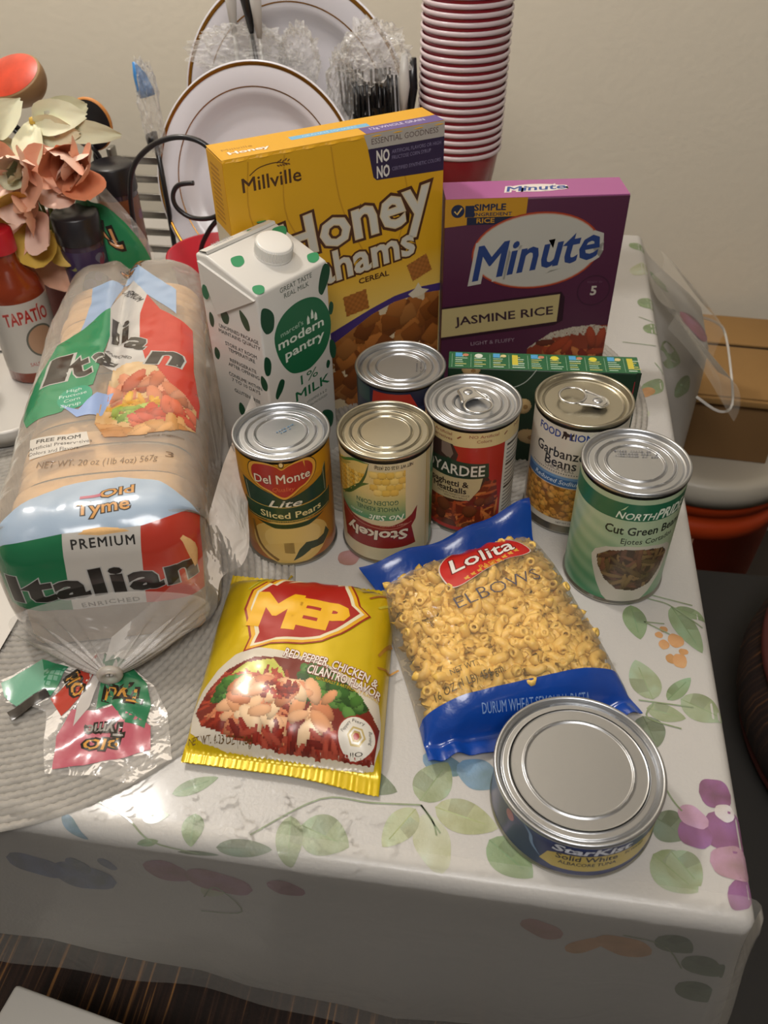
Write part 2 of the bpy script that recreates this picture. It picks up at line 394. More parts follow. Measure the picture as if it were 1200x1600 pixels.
LV = [(-57,238,-52,204,18,'g'),(-26,241,-8,197,18,'g'),(-23,240,-0,231,11,'g'),(-47,150,-57,184,22,'l'),(-37,151,-19,173,11,'g'),(-28,153,1,140,24,'l'),(-52,142,-26,137,15,'l'),(-55,135,-47,111,22,'d'),(-32,206,-20,207,13,'o'),(-39,202,-31,201,9,'o'),(-25,196,-18,197,6,'o'),(-35,188,-28,189,9,'o'),(-30,188,-20,187,14,'o'),(-41,210,-35,211,6,'o'),(-37,216,-31,217,6,'o'),(-53,60,-35,48,24,'d'),(-56,35,-32,15,27,'l'),(-45,38,-30,19,22,'l'),(-24,81,-4,82,22,'p'),(-38,58,-21,46,20,'p'),(-20,67,-1,45,28,'p'),(-38,68,-21,58,14,'k'),(-16,70,-4,67,12,'w'),(-23,35,3,37,22,'k'),(-14,21,-1,14,21,'p'),(-199,50,-184,80,25,'l'),(-201,83,-174,74,16,'b'),(-178,79,-150,69,21,'b'),(-189,47,-149,38,23,'y'),(-201,44,-218,16,19,'y'),(-196,41,-180,5,21,'c'),(-154,30,-127,10,24,'g'),(-270,23,-238,13,27,'l'),(-278,28,-272,-6,17,'l'),(-319,2,-284,5,11,'d'),(-338,21,-335,-0,14,'g'),(-370,13,-354,18,9,'g'),(-370,-4,-356,1,6,'g'),(-344,-6,-317,-3,5,'d'),(-421,9,-403,-7,7,'b'),(-357,32,-331,48,11,'g'),(-258,65,-214,54,21,'d'),(-18,903,2,881,19,'g'),(-19,808,1,847,22,'c'),(-17,727,7,746,27,'g'),(-13,664,2,688,21,'g'),(-25,556,-7,544,41,'g'),(-29,532,-16,550,13,'o'),(-36,486,-25,509,12,'c'),(-290,253,-277,268,17,'r'),(-251,240,-237,252,18,'r'),(-240,203,-232,218,13,'r')]
LV += [(-440, -52, -395, -58, 30, 'n'), (-425, -35, -412, -50, 14, 'n'), (-470, -45, -430, -55, 24, 'n'), (-402, -30, -392, -42, 9, 'n'), (-372, -30, -340, -38, 24, 'm'), (-345, -34, -300, -42, 26, 'm'), (-290, -30, -265, -36, 16, 'm'), (-335, -58, -320, -40, 14, 'c'), (-50, -26, -28, -40, 22, 'e'), (-30, -45, -8, -62, 22, 'e'), (-28, -78, -4, -92, 24, 'e'), (-14, -50, 6, -60, 14, 'e'), (-85, -38, -50, -50, 22, 'o'), (-100, -60, -80, -40, 14, 'o'), (-130, -30, -105, -45, 18, 'r'),
       (60, 560, 90, 590, 40, 'g'), (110, 640, 150, 660, 44, 'g'), (70, 690, 110, 700, 36, 'n'), (60, 740, 95, 770, 34, 'l'), (120, 760, 150, 790, 30, 'g'), (60, 830, 100, 850, 34, 'm'), (20, 860, 50, 880, 24, 'g')]
P = Print()
for i, (a, b, c, d, w, k) in enumerate(LV):
    leafP(P, a, b, c, d, w, CL[k][0], CL[k][1], L={'p': 6, 'm': 6, 'k': 10, 'w': 14, 'b': 1, 'c': 1}.get(k, 2) + (i % 5) * .8, kind='leaf' if CL[k][1] else 'blob')
for pts in ([(-47, 147), (-52, 134), (-30, 128)], [(-57, 148), (-20, 147)], [(-68, 252), (-40, 246), (-26, 241), (-5, 222)], [(-48, 222), (-30, 212)], [(-48, 222), (-33, 222)], [(-45, 252), (-10, 244)], [(-52, 98), (-42, 75), (-36, 66)],
            [(-402, 20), (-380, 12), (-360, 0), (-330, -4)], [(-300, 12), (-262, 42), (-230, 44), (-198, 47)], [(-198, 47), (-184, 30)], [(-198, 47), (-190, 38), (-186, 28)], [(-335, -60), (-325, -45), (-310, -70), (-340, -80)], [(-70, -30), (-45, -36), (-30, -60)], [(-20, 700), (-5, 690)], [(-10, 600), (-2, 580)], [(-42, 640), (-6, 636)]):
    P.line(pts, 1.1, '7d8a6a', 20, smooth=5)
P.build('floral_print', cloth, tc_o, print_mat('vinyl_print', .42, bump=.18, bscale=420, coat=.35), cu=5, cv=5, dz=.02, base=.15, wash=.55)
M_clear = film_mat('clear_sheet', .06, .12, .3, 18, 'e8e4dc')
cv = surf('plastic_cover', lambda u, v: cloth(u, v * (1.0 - .15 * sst(-100, -500, u)), 5.), frange(-700, -20, 50) + frange(-18, 40, 16) + frange(50, 150, 8), frange(-225, 14, 34), M_clear)
tag(cv, 'clear plastic cover hanging over the front edge of the tablecloth', 'table cover')
fp = [(.03, .9, -.02), (.10, .93, -.07), (.135, .895, -.10), (.13, .82, -.108), (.105, .73, -.115), (.09, .715, -.12), (.06, .72, -.13)]
fl = surf('plastic_corner_flap', lambda u, v: Vector((.015 + .105 * u + .012 * math.sin(9 * v), .70 + .21 * v + .02 * u * v, -.012 - .10 * u - .02 * u * (1 - v) + .006 * math.sin(14 * v + 4 * u))), frange(0, 1, 16), frange(0, 1, 24), M_clear)
tag(fl, 'clear plastic corner fold sticking out beside the cardboard box', 'plastic sheet')
tube('folded_edge', smooth_path([(.085, .912, -.104), (.118, .905, -.110), (.128, .88, -.112), (.125, .80, -.116), (.118, .72, -.124), (.10, .705, -.126), (.07, .71, -.11)], 4), .0018, film_mat('clear_edge', .3, .2, .1, 20), fl, 6)

def crk(x, y):
    a = abs(nz(x, y, 1, 38)) + .6 * abs(nz(x, y, 6, 90)) ; e = min(1, min(x + .43, -.20 - x) / .03, (y + .002) / .01, (.052 + .02 * math.sin(x * 40) - y) / .012)
    return .0007 + .016 * max(0, .16 - a) * max(0, e)
ck = surf('crinkled_film', lambda x, y: Vector((x, y + .012 * math.sin(x * 31), crk(x, y))), frange(-.43, -.20, 150), frange(.004, .05, 40), film_mat('crinkled_clear', .0, .08, .35, 40, 'f4f2ee', .8))
tag(ck, 'crinkled clear plastic film lying on the cloth in front of the noodle packet', 'plastic film')
# ------------------------------------------------------------------ woven place mats
M_mat = mat('woven_grey', '9a958d', .7, bump=.3, bscale=300, var=.3, vscale=90)
def ring_mesh(R):
    n = max(24, int(2 * PI * R / .0013)); V = []; loops = max(4, round(2 * PI * R / .0062)); ph0 = R * 700
    for i in range(n):
        a = 2 * PI * i / n
        for k, dr in enumerate((-.0026, -.0015, 0., .0015, .0026)):
            q = a * loops + ph0 + (2.2 if k > 2 else 0) + dr * 500; h = (0, .0016, .0011, .0016, 0)[k] + (.0012 * abs(math.sin(q / 1.0 * .5)) if k in (1, 2, 3) else 0)
            V.append(((R + dr) * math.cos(a), (R + dr) * math.sin(a), h))
    return V, gridf(5, n, wrapv=True)
RM = {}
def placemat(loc, label, rmin, R=.205):
    t = thing('placemat', label, 'placemat', loc, group=None)
    k = R
    while k > .004:
        key = round(k, 4)
        if key not in RM:
            o = mesh('braid_ring', *ring_mesh(k), M_mat, t); RM[key] = o.data
        else: link(bpy.data.objects.new('braid_ring', RM[key]), t)
        k -= .0054
    return t
placemat((-.525, .187, 0), 'round grey braided placemat under the bread loaf and noodle packet', 0)
placemat((-.232, .512, 0), 'round grey braided placemat under the rice box behind the cans', 0)

# ------------------------------------------------------------------ cans
M_tin = mat('tin_lid', 'b9bbbe', .32, metal=.92, bump=.03, bscale=200); M_tin2 = mat('tin_gold', 'b0aa98', .28, metal=.92, bump=.03, bscale=200); M_body = mat('tin_body', 'a9a79f', .3, metal=.95)
M_lab = print_mat('label_paper', .32, coat=.15); M_matte = print_mat('box_board', .42)
def can(label, x, y, r, h, seam=.0022, rings=((.86, .0), (.74, .0012), (.70, -.0002), (.56, .0010), (.52, -.0002)), rz=0, lidm=None, tab=None, inset=.0035, name='tin_can'):
    t = thing(name, label, 'can', (x, y, 0))
    ri = r - .0018
    lathe('body', [(0, .002), (r - .006, .002), (r - .004, 0), (r - .0012, .0002), (r, .0012), (r, .0028), (ri, .0042), (ri, h - .005), (r - .0008, h - .0038)], M_body, t, 96)
    z = h - inset; pr = [(r - .0008, h - .0038), (r + .0001, h - .003), (r + .0003, h - .0012), (r - .0003, h - .0002), (r - .0012, h), (r - .0021, h - .0004), (r - .0026, h - .0014), (r - .003, z - .0006), (r - .0045, z - .0009)]
    zc = pr[-1][1]
    for f, dz in rings:
        R = r * f; zn = z + dz; pr += [(R + .0009, zc), (R + .0005, zc), (R + .0002, zc + (zn - zc) * .25), (R - .0002, zc + (zn - zc) * .75), (R - .0005, zn), (R - .0009, zn)]; zc = zn
    pr += [(r * .35, zc), (0, zc)]
    lathe('lid', pr, lidm or M_tin, t, 96)
    if tab:
        a, off = tab
        V, F = [], []
        def addt(pts, rr, closed, seg=8):
            v, f = tube_data(pts, rr, seg, closed); k = len(V); V.extend(v); F.extend([tuple(i + k for i in q) for q in f])
        zt = z + .0042
        ring = [(.0085 * math.cos(q) * 1.0 - .004, .0092 * math.sin(q), zt) for q in frange(0, 2 * PI, 21)[:-1]]; addt(ring, .0009, True)
        neck = [(.002, -.0085, zt), (.010, -.0062, zt - .0004), (.0165, -.0050, zt - .0012), (.0190, 0, zt - .0016), (.0165, .0050, zt - .0012), (.010, .0062, zt - .0004), (.002, .0085, zt)]; addt(smooth_path(neck, 4), .0011, False)
        k = len(V)
        for i, (px, py) in enumerate(((.003, -.0075), (.010, -.0060), (.0165, -.0046), (.0184, 0), (.0165, .0046), (.010, .0060), (.003, .0075), (.0052, 0))):
            V.append((px, py, zt - .0002)); 
        F.append(tuple(range(k, k + 8)))
        ob = mesh('pull_tab', [Vector(v) + Vector((off, 0, 0)) for v in V], F, mat('tab_metal', 'c9c9c7', .25, metal=.95), t)
        ob.rotation_euler = (0, 0, math.radians(a)); ob.scale = (1.22, 1.22, 1)
        rv = lathe('rivet', [(0, z + .0052), (.0022, z + .005), (.0032, z + .004), (.0034, z + .0002)], M_tin, ob, 20); rv.location = (off + .0125, 0, 0)
    return t
def wrap(P, r, z0, z1, col, a0=-180, a1=180):
    k = r * 1000 * PI / 180; P.add([(a0 * k, z0), (a1 * k, z0), (a1 * k, z1), (a0 * k, z1)], [(0, 1, 2, 3)], col, 0)
def stampdots(P, x, y, w, rows, col, rot=0, seed=1, dx=2.2, dy=3.):
    R = random.Random(seed); c, s = math.cos(math.radians(rot)), math.sin(math.radians(rot))
    for j in range(rows):
        u = -w / 2
        while u < w / 2:
            if R.random() < .85:
                a, b = u, -j * dy; P.ell(x + a * c - b * s, y + a * s + b * c, .75, .45 + .6 * R.random(), col, rot=rot + R.choice((0, 90)), n=6, layer=1)
            u += dx * R.uniform(.7, 1.1)

# --- sliced pears
R_ = .0377; t = can('yellow tin can of sliced pears with a red shield and green banner', -.3356, .28, R_, .112)
P = Print(); wrap(P, R_ - .0014, 5, 106, 'a9711c'); L0 = 1
P.rect(-117, 88, 117, 106, 'c08a1a', 1); P.rect(-117, 80, 117, 88, 'b57f1c', 1); P.rect(-117, 5, 117, 16, 'a05c1c', 1)
P.ell(-2, 26, 34, 24, 'c9a75c', layer=2); P.ell(0, 30, 24, 16, 'd2b46e', layer=3); P.ell(-4, 16, 22, 10, 'ceae66', layer=3)
P.line([(-34, 44), (-30, 20), (-14, 6)], 3, '7c5a22', 4, smooth=4)
P.poly([(4, 18), (10, 24), (20, 22), (27, 24), (30, 30), (34, 22), (26, 14), (14, 15), (6, 10), (-2, 6)], '2e3a22', 5)
P.poly([(-40, 86), (-30, 84), (0, 72), (30, 84), (36, 93), (35, 66), (-33, 62), (-37, 68)], '1c3b2e', 4)
arc = lambda a, b, zc, dz, n=14: [(a + (b - a) * i / n, zc - dz * math.cos((a + (b - a) * i / n) / 38 * PI / 2)) for i in range(n + 1)]
P.poly(arc(-40, 40, 66, 2) + arc(-38, 38, 50, 2)[::-1], '20402c', 5); P.line(arc(-38, 38, 65.5, 2), .7, 'b79b4a', 6); P.line(arc(-37, 37, 51.5, 2), .7, 'b79b4a', 6)
P.poly(arc(-30, 30, 48, 2) + arc(-14, 14, 42.5, 1)[::-1], '233a22', 5)
P.line([(-34, 66), (-36, 83)], .6, '9fa58c', 6); P.line([(33, 67), (32, 88), (35, 92)], .6, '9fa58c', 6)
def heart(k, dx=0, dy=0):
    pts = [(-3, 101), (2, 104), (8, 106), (15, 106.5), (20, 104), (23, 98), (21, 90), (15, 84), (9, 81), (3, 76), (-3, 73), (-9, 76), (-14, 80), (-22, 84), (-28, 90), (-29, 98), (-26, 104), (-20, 106), (-13, 106), (-7, 104)]
    return [(p.x, p.y) for p in smooth_path([((x + 3) * k - 3, (y - 91) * k + 91, 0) for x, y in pts], 4, True)]
P.poly(heart(1.09), '3a2a14', 7); P.poly(heart(1.06), 'd09a3c', 8); P.poly(heart(.95), 'a02a24', 9)
P.ell(-3, 105.5, 2.2, 2.8, '3a2a14', layer=10); P.ell(-3, 105.5, 1.5, 2, 'd8c088', layer=11)
P.text('Del Monte', -3.5, 92, 7.2, 'ded2bc', w=44, bold=.012, layer=12, outline=((.035, '5a1814'),), warp=lambda x, y: (x, y * (1 + .15 * math.cos(x / 14)) + x * .05))
P.text('Quality', -3, 82, 4, 'c8663c', w=17, shear=.3, layer=12)
P.text('Lite', -2, 67.5, 6.5, 'd9d5c2', w=25, shear=.55, layer=12, bold=.01)
P.text('Sliced Pears', 1, 55.5, 6, 'd8c98e', w=50, bold=.015, layer=12, warp=lambda x, y: (x, y + x * x * .002))
P.text('PEARS IN EXTRA LIGHT SYRUP', 0, 49.3, 1.8, 'b79b4a', w=38, layer=12)
P.build('label', cylmap(R_ - .0012, faceang(-.3356, .28)), t, M_lab, cu=4, dz=.035)
P = Print(); stampdots(P, 2, 6, 16, 2, '5d7d98', 50, 3); P.build('date_code', lambda u, v, d: Vector((u * .001, v * .001, .1085 + .0002 + d * .001)), t, M_lab, cu=0)

# --- corn, standing upside down
R_ = .0378; t = can('cream and green tin can of whole kernel corn standing upside down', -.2563, .2934, R_, .111, lidm=M_tin2)
P = Print(); wrap(P, R_ - .0012, 4, 104, 'c2b795')
rt = 180
P.rect(43, 4, 62, 104, '3c7a4c', 1); P.rect(-110, 4, -90, 104, '3c7a4c', 1); P.rect(36, 4, 37.2, 104, 'a89048', 2); P.rect(39, 4, 39.8, 104, 'a89048', 2)
P.poly([(44, 86), (44, 104), (52, 104), (52, 96)], 'cfc9b4', 3)
im = Img(-46, 48, 15, 97, .8, 'cbb676', clip=[(-46, 62), (-44, 52), (-37, 48), (15, 48), (15, 97), (-14, 97)], seed=5)
g0 = np.clip((76 - im.Y) / 26, 0, 1)[..., None]; im.A = im.A * (1 - g0) + np.array(lin('4d8a66')) * g0
for j, yy in enumerate((93, 87, 81, 76)):
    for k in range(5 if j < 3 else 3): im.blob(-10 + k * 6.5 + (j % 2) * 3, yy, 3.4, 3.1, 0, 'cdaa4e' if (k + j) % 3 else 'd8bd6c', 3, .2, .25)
P.img(im, 3)
im = Img(-52, 56, -13, 104, .8, 'd0b468', clip=[(-13.5, 103), (-20, 84), (-28, 74), (-42, 61), (-52, 66), (-52, 92), (-42, 98), (-28, 102)], seed=7)
for q in range(90): im.blob(-50 + (q % 12) * 3.2, 60 + (q // 12) * 5, 1.8, 2.5, 20, ('d0a844', 'c99a32', 'dcbc62')[q % 3], 2.5, .2, .4)
P.img(im, 4)
P.line([(-13.5, 103), (-17, 90), (-24, 78), (-40, 62)], 2.2, '38502a', 6, smooth=5, taper=True); P.line([(-50, 92), (-38, 97), (-26, 103), (-13, 103)], 2.6, '3f6a30', 6, smooth=5, taper=True)
P.line([(-14, 84), (-22, 80), (-34, 68), (-44, 62)], 4, '42602c', 5, smooth=5, taper=True); P.line([(-50, 99), (-44, 92), (-30, 98)], 4, '9c8a42', 6, smooth=4, taper=True)
P.poly([(-44, 54), (-30, 47), (-12, 43), (2, 42), (12, 45), (20, 50), (25.5, 57), (24, 44), (20, 38), (24, 18), (-40, 18), (-44, 40)], '7f2522', 7)
P.line([(-42, 50), (-28, 43.5), (-10, 40), (6, 39), (20, 43)], .6, 'b07a6a', 8, smooth=4)
P.text('GOLDEN CORN', -8, 66, 4.2, '35604a', w=34, rot=rt, layer=9, bold=.01); P.text('WHOLE KERNEL', -8, 59.5, 4.2, '35604a', w=35, rot=rt, layer=9, bold=.01)
P.text('No Salt', -1, 50.5, 5.4, 'd5dccd', w=27, rot=rt, shear=.35, layer=9, bold=.015); P.text('ADDED', -26, 53, 1.8, 'd5dccd', w=12, rot=rt, layer=9)
P.text('Stokely', -10, 32, 9.5, 'cfc6b4', w=52, rot=rt, shear=.1, layer=9, bold=.03, outline=((.06, '4a100e'),)); P.text('FINEST QUALITY', 5, 42.3, 1.6, 'c99a8c', w=22, rot=rt, layer=9)
P.text('NET WT 15.25 OZ (432g)', 6, 100.5, 2.9, '3c3a32', w=30, rot=rt, layer=9, bold=.015)
P.build('label', cylmap(R_ - .001, faceang(-.2563, .2934)), t, M_lab, cu=4, dz=.035)

# --- spaghetti and meatballs
R_ = .0388; t = can('red and cream tin can of spaghetti and meatballs with a ring pull', -.1926, .3389, R_, .112, rings=((.86, 0), (.78, .001), (.74, 0), (.62, .0009), (.58, 0), (.42, .0009), (.38, 0)), tab=(118, -.004))
P = Print(); wrap(P, R_ - .0012, 4, 106, 'a4271c'); P.rect(-118, 92, 118, 106, 'c9b583', 1)
P.poly([(-60, 94), (-14, 93), (-9, 84), (-12, 70), (14, 66), (18, 58), (6, 40), (-12, 34), (-60, 30)], '3d2a26', 2)
P.poly([(-24, 93), (-16, 93), (-13, 84), (-16, 78), (-24, 82)], '7d6a5e', 3); P.poly([(-18, 80), (-10, 76), (-5, 66), (-18, 64)], '2c4430', 4)
P.poly([(-52, 76), (-14, 78), (16, 75.5), (17, 61.5), (-14, 60.5), (-52, 60)], '23392a', 5)
P.text('BOYARDEE', -17, 68.6, 9.6, 'cfcabb', w=60, layer=6, bold=.015, outline=((.045, '16241b'),), warp=lambda x, y: (x, y * (1 + x * .003)))
P.poly([(-50, 60), (12, 61), (10, 50), (2, 38), (-50, 36)], 'b7a67c', 4)
P.text('Spaghetti &', -18, 54.5, 5.6, '241a16', w=37, layer=7, bold=.02); P.text('Meatballs', -16, 47.8, 5.6, '241a16', w=30, layer=7, bold=.02)
P.text('PASTA IN TOMATO SAUCE', -12, 42.8, 1.8, '4a3a30', w=28, layer=7); P.text('WITH MEATBALLS', -10, 40, 1.8, '4a3a30', w=20, layer=7)
im = Img(-52, 8, 28, 60, .9, '6d2a18', clip=[(-52, 36), (0, 37), (8, 46), (14, 58), (24, 56), (28, 30), (26, 8), (-52, 8)], seed=9)
im.scatter(60, (-52, 8, 28, 58), 9, 1.3, ['b0562c', 'a0441f', 'c07038']); im.scatter(14, (-50, 8, 26, 44), 6, 5.5, ['5a2c1a', '6e3a20']); P.img(im, 3)
P.rect(30, 6, 66, 92, 'c3bfb4', 3)
for q in range(20): P.rect(33, 86 - q * 4, 33 + (28, 22, 25, 18)[q % 4], (86 - q * 4) + (2.4 if q in (0, 5, 11) else 1.1), '33302e', 4)
for a in (-27, 11, 52): P.text(('NO Artificial' if a == 11 else 'No Artificial') if a < 50 else 'No MSG', a, 102.5, 2.7, '8a4a3a', w=24, layer=2, bold=.01); 
for a, q in ((-27, 'Preservatives'), (11, 'Colors')): P.text(q, a, 98, 2.7, '8a4a3a', w=25 if a < 0 else 12, layer=2, bold=.01)
for a in (-9, 30): P.line([(a - 1.5, 99.5), (a + 1.5, 102)], 1.2, '7a3a2a', 2)
P.build('label', cylmap(R_ - .001, faceang(-.1926, .3389)), t, M_lab, cu=4, dz=.035)

# --- garbanzo beans
R_ = .039; t = can('white tin can of garbanzo beans with blue letters and a ring pull', -.1052, .3507, R_, .1135, rings=((.84, 0), (.80, -.0008)), lidm=M_tin2, tab=(-14, -.004), inset=.0045)
P = Print(); wrap(P, R_ - .0012, 9, 107, 'cbc4b6')
P.text('FOOD', -24, 100.5, 6.4, '27418a', w=21, layer=2, bold=.02); P.text('LION', 3, 100.5, 6.4, '27418a', w=18, layer=2, bold=.02)
P.poly([(-12.5, 97), (-11.5, 102), (-12, 104), (-9.5, 104.5), (-8.5, 103.2), (-6, 102.6), (-4, 103), (-3.4, 105), (-2.7, 102), (-4, 101), (-3.6, 97), (-4.8, 97), (-5.3, 100), (-8, 99.8), (-8.7, 97), (-9.8, 97), (-9.7, 99.5), (-10.6, 99.8), (-11.4, 97)], '1a1a1c', 2)
P.text('Garbanzo', -13, 82.5, 9, '23262b', w=44, layer=2, bold=.012); P.text('Beans', -11, 73, 9, '23262b', w=27, layer=2, bold=.012); P.text('CHICK PEAS', -11.5, 67, 3.2, '4a4a48', w=25, layer=2)
for q in range(30): P.ell(-38 + q * 2.1, 63.3, .55, .55, '333333', n=8, layer=2)
lz = lambda z: [(-46 + i * 5, z - 0 * i) for i in range(15)]
P.rect(-46, 50, 28, 60.5, '3f6a9c', 2); P.rect(-46, 57.8, 28, 60.5, '6d93bb', 3); P.text('Reduced Sodium', -12, 54.6, 4.2, 'ccd9e4', w=42, shear=.25, layer=4, bold=.01)
im = Img(-47, 15, 30, 50, .9, '8a5a22', seed=3)
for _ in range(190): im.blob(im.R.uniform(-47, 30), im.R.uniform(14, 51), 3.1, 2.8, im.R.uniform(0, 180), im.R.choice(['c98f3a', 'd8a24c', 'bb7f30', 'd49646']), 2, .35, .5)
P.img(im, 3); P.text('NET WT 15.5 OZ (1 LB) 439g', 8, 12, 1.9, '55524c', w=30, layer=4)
P.build('label', cylmap(R_ - .001, faceang(-.1052, .3507)), t, M_lab, cu=4, dz=.035)

# --- cut green beans
R_ = .0392; t = can('green tin can of cut green beans at the right table edge', -.07, .2752, R_, .1135)
P = Print(); wrap(P, R_ - .0012, 5, 107, 'a3b594')
im = Img(-122, 5, 122, 88, 1.3, 'a3b594', seed=1); g0 = np.clip((86 - im.Y) / 95 + .12 * np.sin(im.Y * .45 + im.X * .12) * np.clip((60 - im.X) / 60, 0, 1) - .25 * np.clip((im.X + 5) / 40, 0, 1), 0, 1)[..., None]; im.A = im.A * (1 - g0) + np.array(lin('23764a')) * g0; P.img(im, 1)
P.rect(-122, 87, 122, 102.5, '1f6244', 2)
P.text('NORTH', 9, 91.3, 6, 'd5dccb', w=27, shear=.25, layer=3, bold=.015); P.text('PRIDE', 37, 92.5, 8.6, 'd5dccb', w=25, shear=.25, layer=3, bold=.03)
P.poly([(-3, 95), (0, 97), (2, 101), (-1, 97.5)], 'b9cf9f', 3)
P.text('Cut Green Beans', 20, 77.5, 7.4, '20281f', w=62, layer=3, bold=.02, warp=lambda x, y: (x, y + x * .02)); P.text('Ejotes Cortados', 23, 67.5, 5.2, '20281f', w=42, layer=3, bold=.006, warp=lambda x, y: (x, y + x * .02))
bowl = [(-15, 45), (-13, 36), (-8, 22), (-2, 10), (2, 6), (26, 6), (32, 12), (39, 24), (44, 38), (46, 50), (40, 56), (26, 60), (8, 61), (-6, 57), (-13, 51)]
P.poly([(15 + (x - 15) * 1.08, 34 + (y - 34) * 1.06) for x, y in bowl], 'b9b4a6', 3)
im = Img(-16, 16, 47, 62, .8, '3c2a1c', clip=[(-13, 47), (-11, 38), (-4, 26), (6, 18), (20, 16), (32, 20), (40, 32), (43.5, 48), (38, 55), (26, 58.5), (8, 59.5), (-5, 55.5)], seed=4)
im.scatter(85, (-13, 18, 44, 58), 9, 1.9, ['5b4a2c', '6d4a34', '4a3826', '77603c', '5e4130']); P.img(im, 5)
P.build('label', cylmap(R_ - .001, faceang(-.07, .2752)), t, M_lab, cu=4, dz=.035)
P = Print(); stampdots(P, 2, 14, 32, 3, '6f7076', 4, 8); P.build('date_code', lambda u, v, d: Vector((u * .001, v * .001, .1100 + .0003 + d * .001)), t, M_lab, cu=0)

# --- can at the back
R_ = .0384; t = can('tin can with a dark blue and red label behind the other cans', -.2578, .3867, R_, .111)
P = Print(); wrap(P, R_ - .0012, 5, 106, '20283e'); P.poly([(-24, 104), (8, 104), (12, 96), (18, 84), (14, 60), (-30, 60)], 'a33226', 1); P.rect(-60, 90, -28, 105, '2b4442', 1)
im = Img(14, 60, 60, 90, 1.2, '30405e', seed=2); im.scatter(40, (14, 60, 60, 90), 3, 3, ['a34a30', '7b5a3a', 'c08a58', '40305a']); P.img(im, 2)
P.build('label', cylmap(R_ - .001, faceang(-.2578, .3867)), t, M_lab, cu=4, dz=.035)
P = Print(); stampdots(P, 14, 2, 16, 3, '55565c', 95, 5, dy=3.4); P.build('date_code', lambda u, v, d: Vector((u * .001, v * .001, .1075 + .0004 + d * .001)), t, M_lab, cu=0)

# --- tuna
R_ = .0513; t = can('short wide navy tin can of white albacore tuna near the table corner', -.1044, .0638, R_, .0398, rings=((.90, .0), (.82, .0009), (.80, .0005), (.655, .0012), (.625, .0004)), inset=.0026)
P = Print(); wrap(P, R_ - .001, 4, 36, '1f2c5c')
P.rect(-110, 32, 110, 36, '263668', 1); P.poly([(-6, 23), (0, 25.5), (20, 26.5), (60, 26), (75, 23), (75, 9), (-2, 9), (-10, 12)], 'b9a24c', 2); P.ell(-34, 29, 3.5, 5, 'a0606c', layer=2)
P.text('StarKist', 20, 31, 6.2, 'c9ccd4', w=46, shear=.25, layer=4, bold=.03, outline=((.06, '141c40'),)); P.text('Solid White', 17, 22.8, 5.2, '1e2336', w=36, layer=4, bold=.015); P.text('ALBACORE TUNA', 18, 16.5, 3.4, '1e2336', w=34, layer=4, bold=.01); P.text('IN WATER', 47, 23, 3, '1e2336', w=14, layer=4, bold=.01)
P.line([(-24, 36), (-18, 30), (-16, 22), (-10, 14)], 2.5, '6f87ac', 3, smooth=4, taper=True)
P.build('label', cylmap(R_ - .0008, faceang(-.1044, .0638)), t, M_lab, cu=4, dz=.035)

# ------------------------------------------------------------------ cartons
def carton_frame(name, label, cat, FL, FR, depth, h):
    FL, FR = Vector((*FL, 0)), Vector((*FR, 0)); u = (FR - FL); w = u.length; a = math.atan2(u.y, u.x)
    t = thing(name, label, cat, FL, a); return t, w
M_yel = mat('yellow_board', 'd09a14', .42, bump=.05, bscale=100)
t, W = carton_frame('cereal_box', 'yellow honey graham cereal box standing at the back', 'box', (-.4025, .4197), (-.2395, .5359), .042, .262)
H, D = .262, .042
body = box('body', 0, W, 0, D, 0, H - .0015, M_yel, t, bev=.0012)
V = []; n = 60                                   # top flap with a wavy cut front edge
for i in range(n + 1):
    x = W * i / n; V += [(x, -.0008 + .0011 * (math.sin(i * 1.05) * .5 + .5) , H - .0013 - .0012 * (1 if i % 1 == 0 else 0)), (x, .0012, H - .0001), (x, D - .001, H + .0001)]
top = mesh('top_flap', V, [(3 * i + j, 3 * i + 3 + j, 3 * i + 4 + j, 3 * i + 1 + j) for i in range(n) for j in (0, 1)], mat('flap_yellow', 'd39c10', .4), t, False)
P = Print(); w = W * 1000
im = Img(0, 60, w, 150, 2.0, 'dcbf6a'); g0 = np.clip((im.Y - 90) / 60, 0, 1)[..., None]; im.A = im.A * (1 - g0) + np.array(lin('cf9c1c')) * g0; P.img(im, 1)
P.rect(0, 0, w, 60, 'd6c080', 1); P.rect(0, 150, w, 260, 'cf9c1c', 1)
for a, b, c in ((21, 60, 10), (52, 85, 40), (93, 125, 100), (150, 150, 170)): P.line([(a, 258), ((a + c) / 2 + 4, 205), (b, 150)], 1.3, 'b9861a', 2, smooth=6)
bw = [(70, 84), (99, 94), (125, 103), (150, 110), (178, 113), (w, 112), (w, 104), (180, 106), (150, 104), (126, 97), (104, 86), (80, 74)]
P.poly(bw, '43306e', 4); im = Img(40, 0, w, 108, .9, 'c8b696', clip=[(104, 86), (126, 97), (150, 104), (180, 106), (w, 104), (w, 0), (40, 0), (40, 40), (80, 74)], seed=2)
for q in range(150): im.blob(im.R.uniform(45, w), im.R.uniform(0, 103), 10, 9, im.R.uniform(0, 90), im.R.choice(['8f5524', '7c4519', 'a0622c', '6b3a18', '95602f']), 7, .3, .22)
P.img(im, 3)
for cx, cy, ro, k in ((177, 133, 20, 11), (110, 113, 8, 12)):
    im = Img(cx - 18, cy - 18, cx + 18, cy + 18, .9, '000000'); im.mask[:] = False
    c, s = math.cos(math.radians(ro)), math.sin(math.radians(ro)); im.mask = (abs((im.X - cx) * c + (im.Y - cy) * s) < k) & (abs(-(im.X - cx) * s + (im.Y - cy) * c) < k * .85)
    im.A[:] = lin('9a5f2a'); im.A *= (1 + .22 * np.sin((im.X * c + im.Y * s) * 1.1) * np.sin((-im.X * s + im.Y * c) * 1.1))[..., None]; P.img(im, 5)
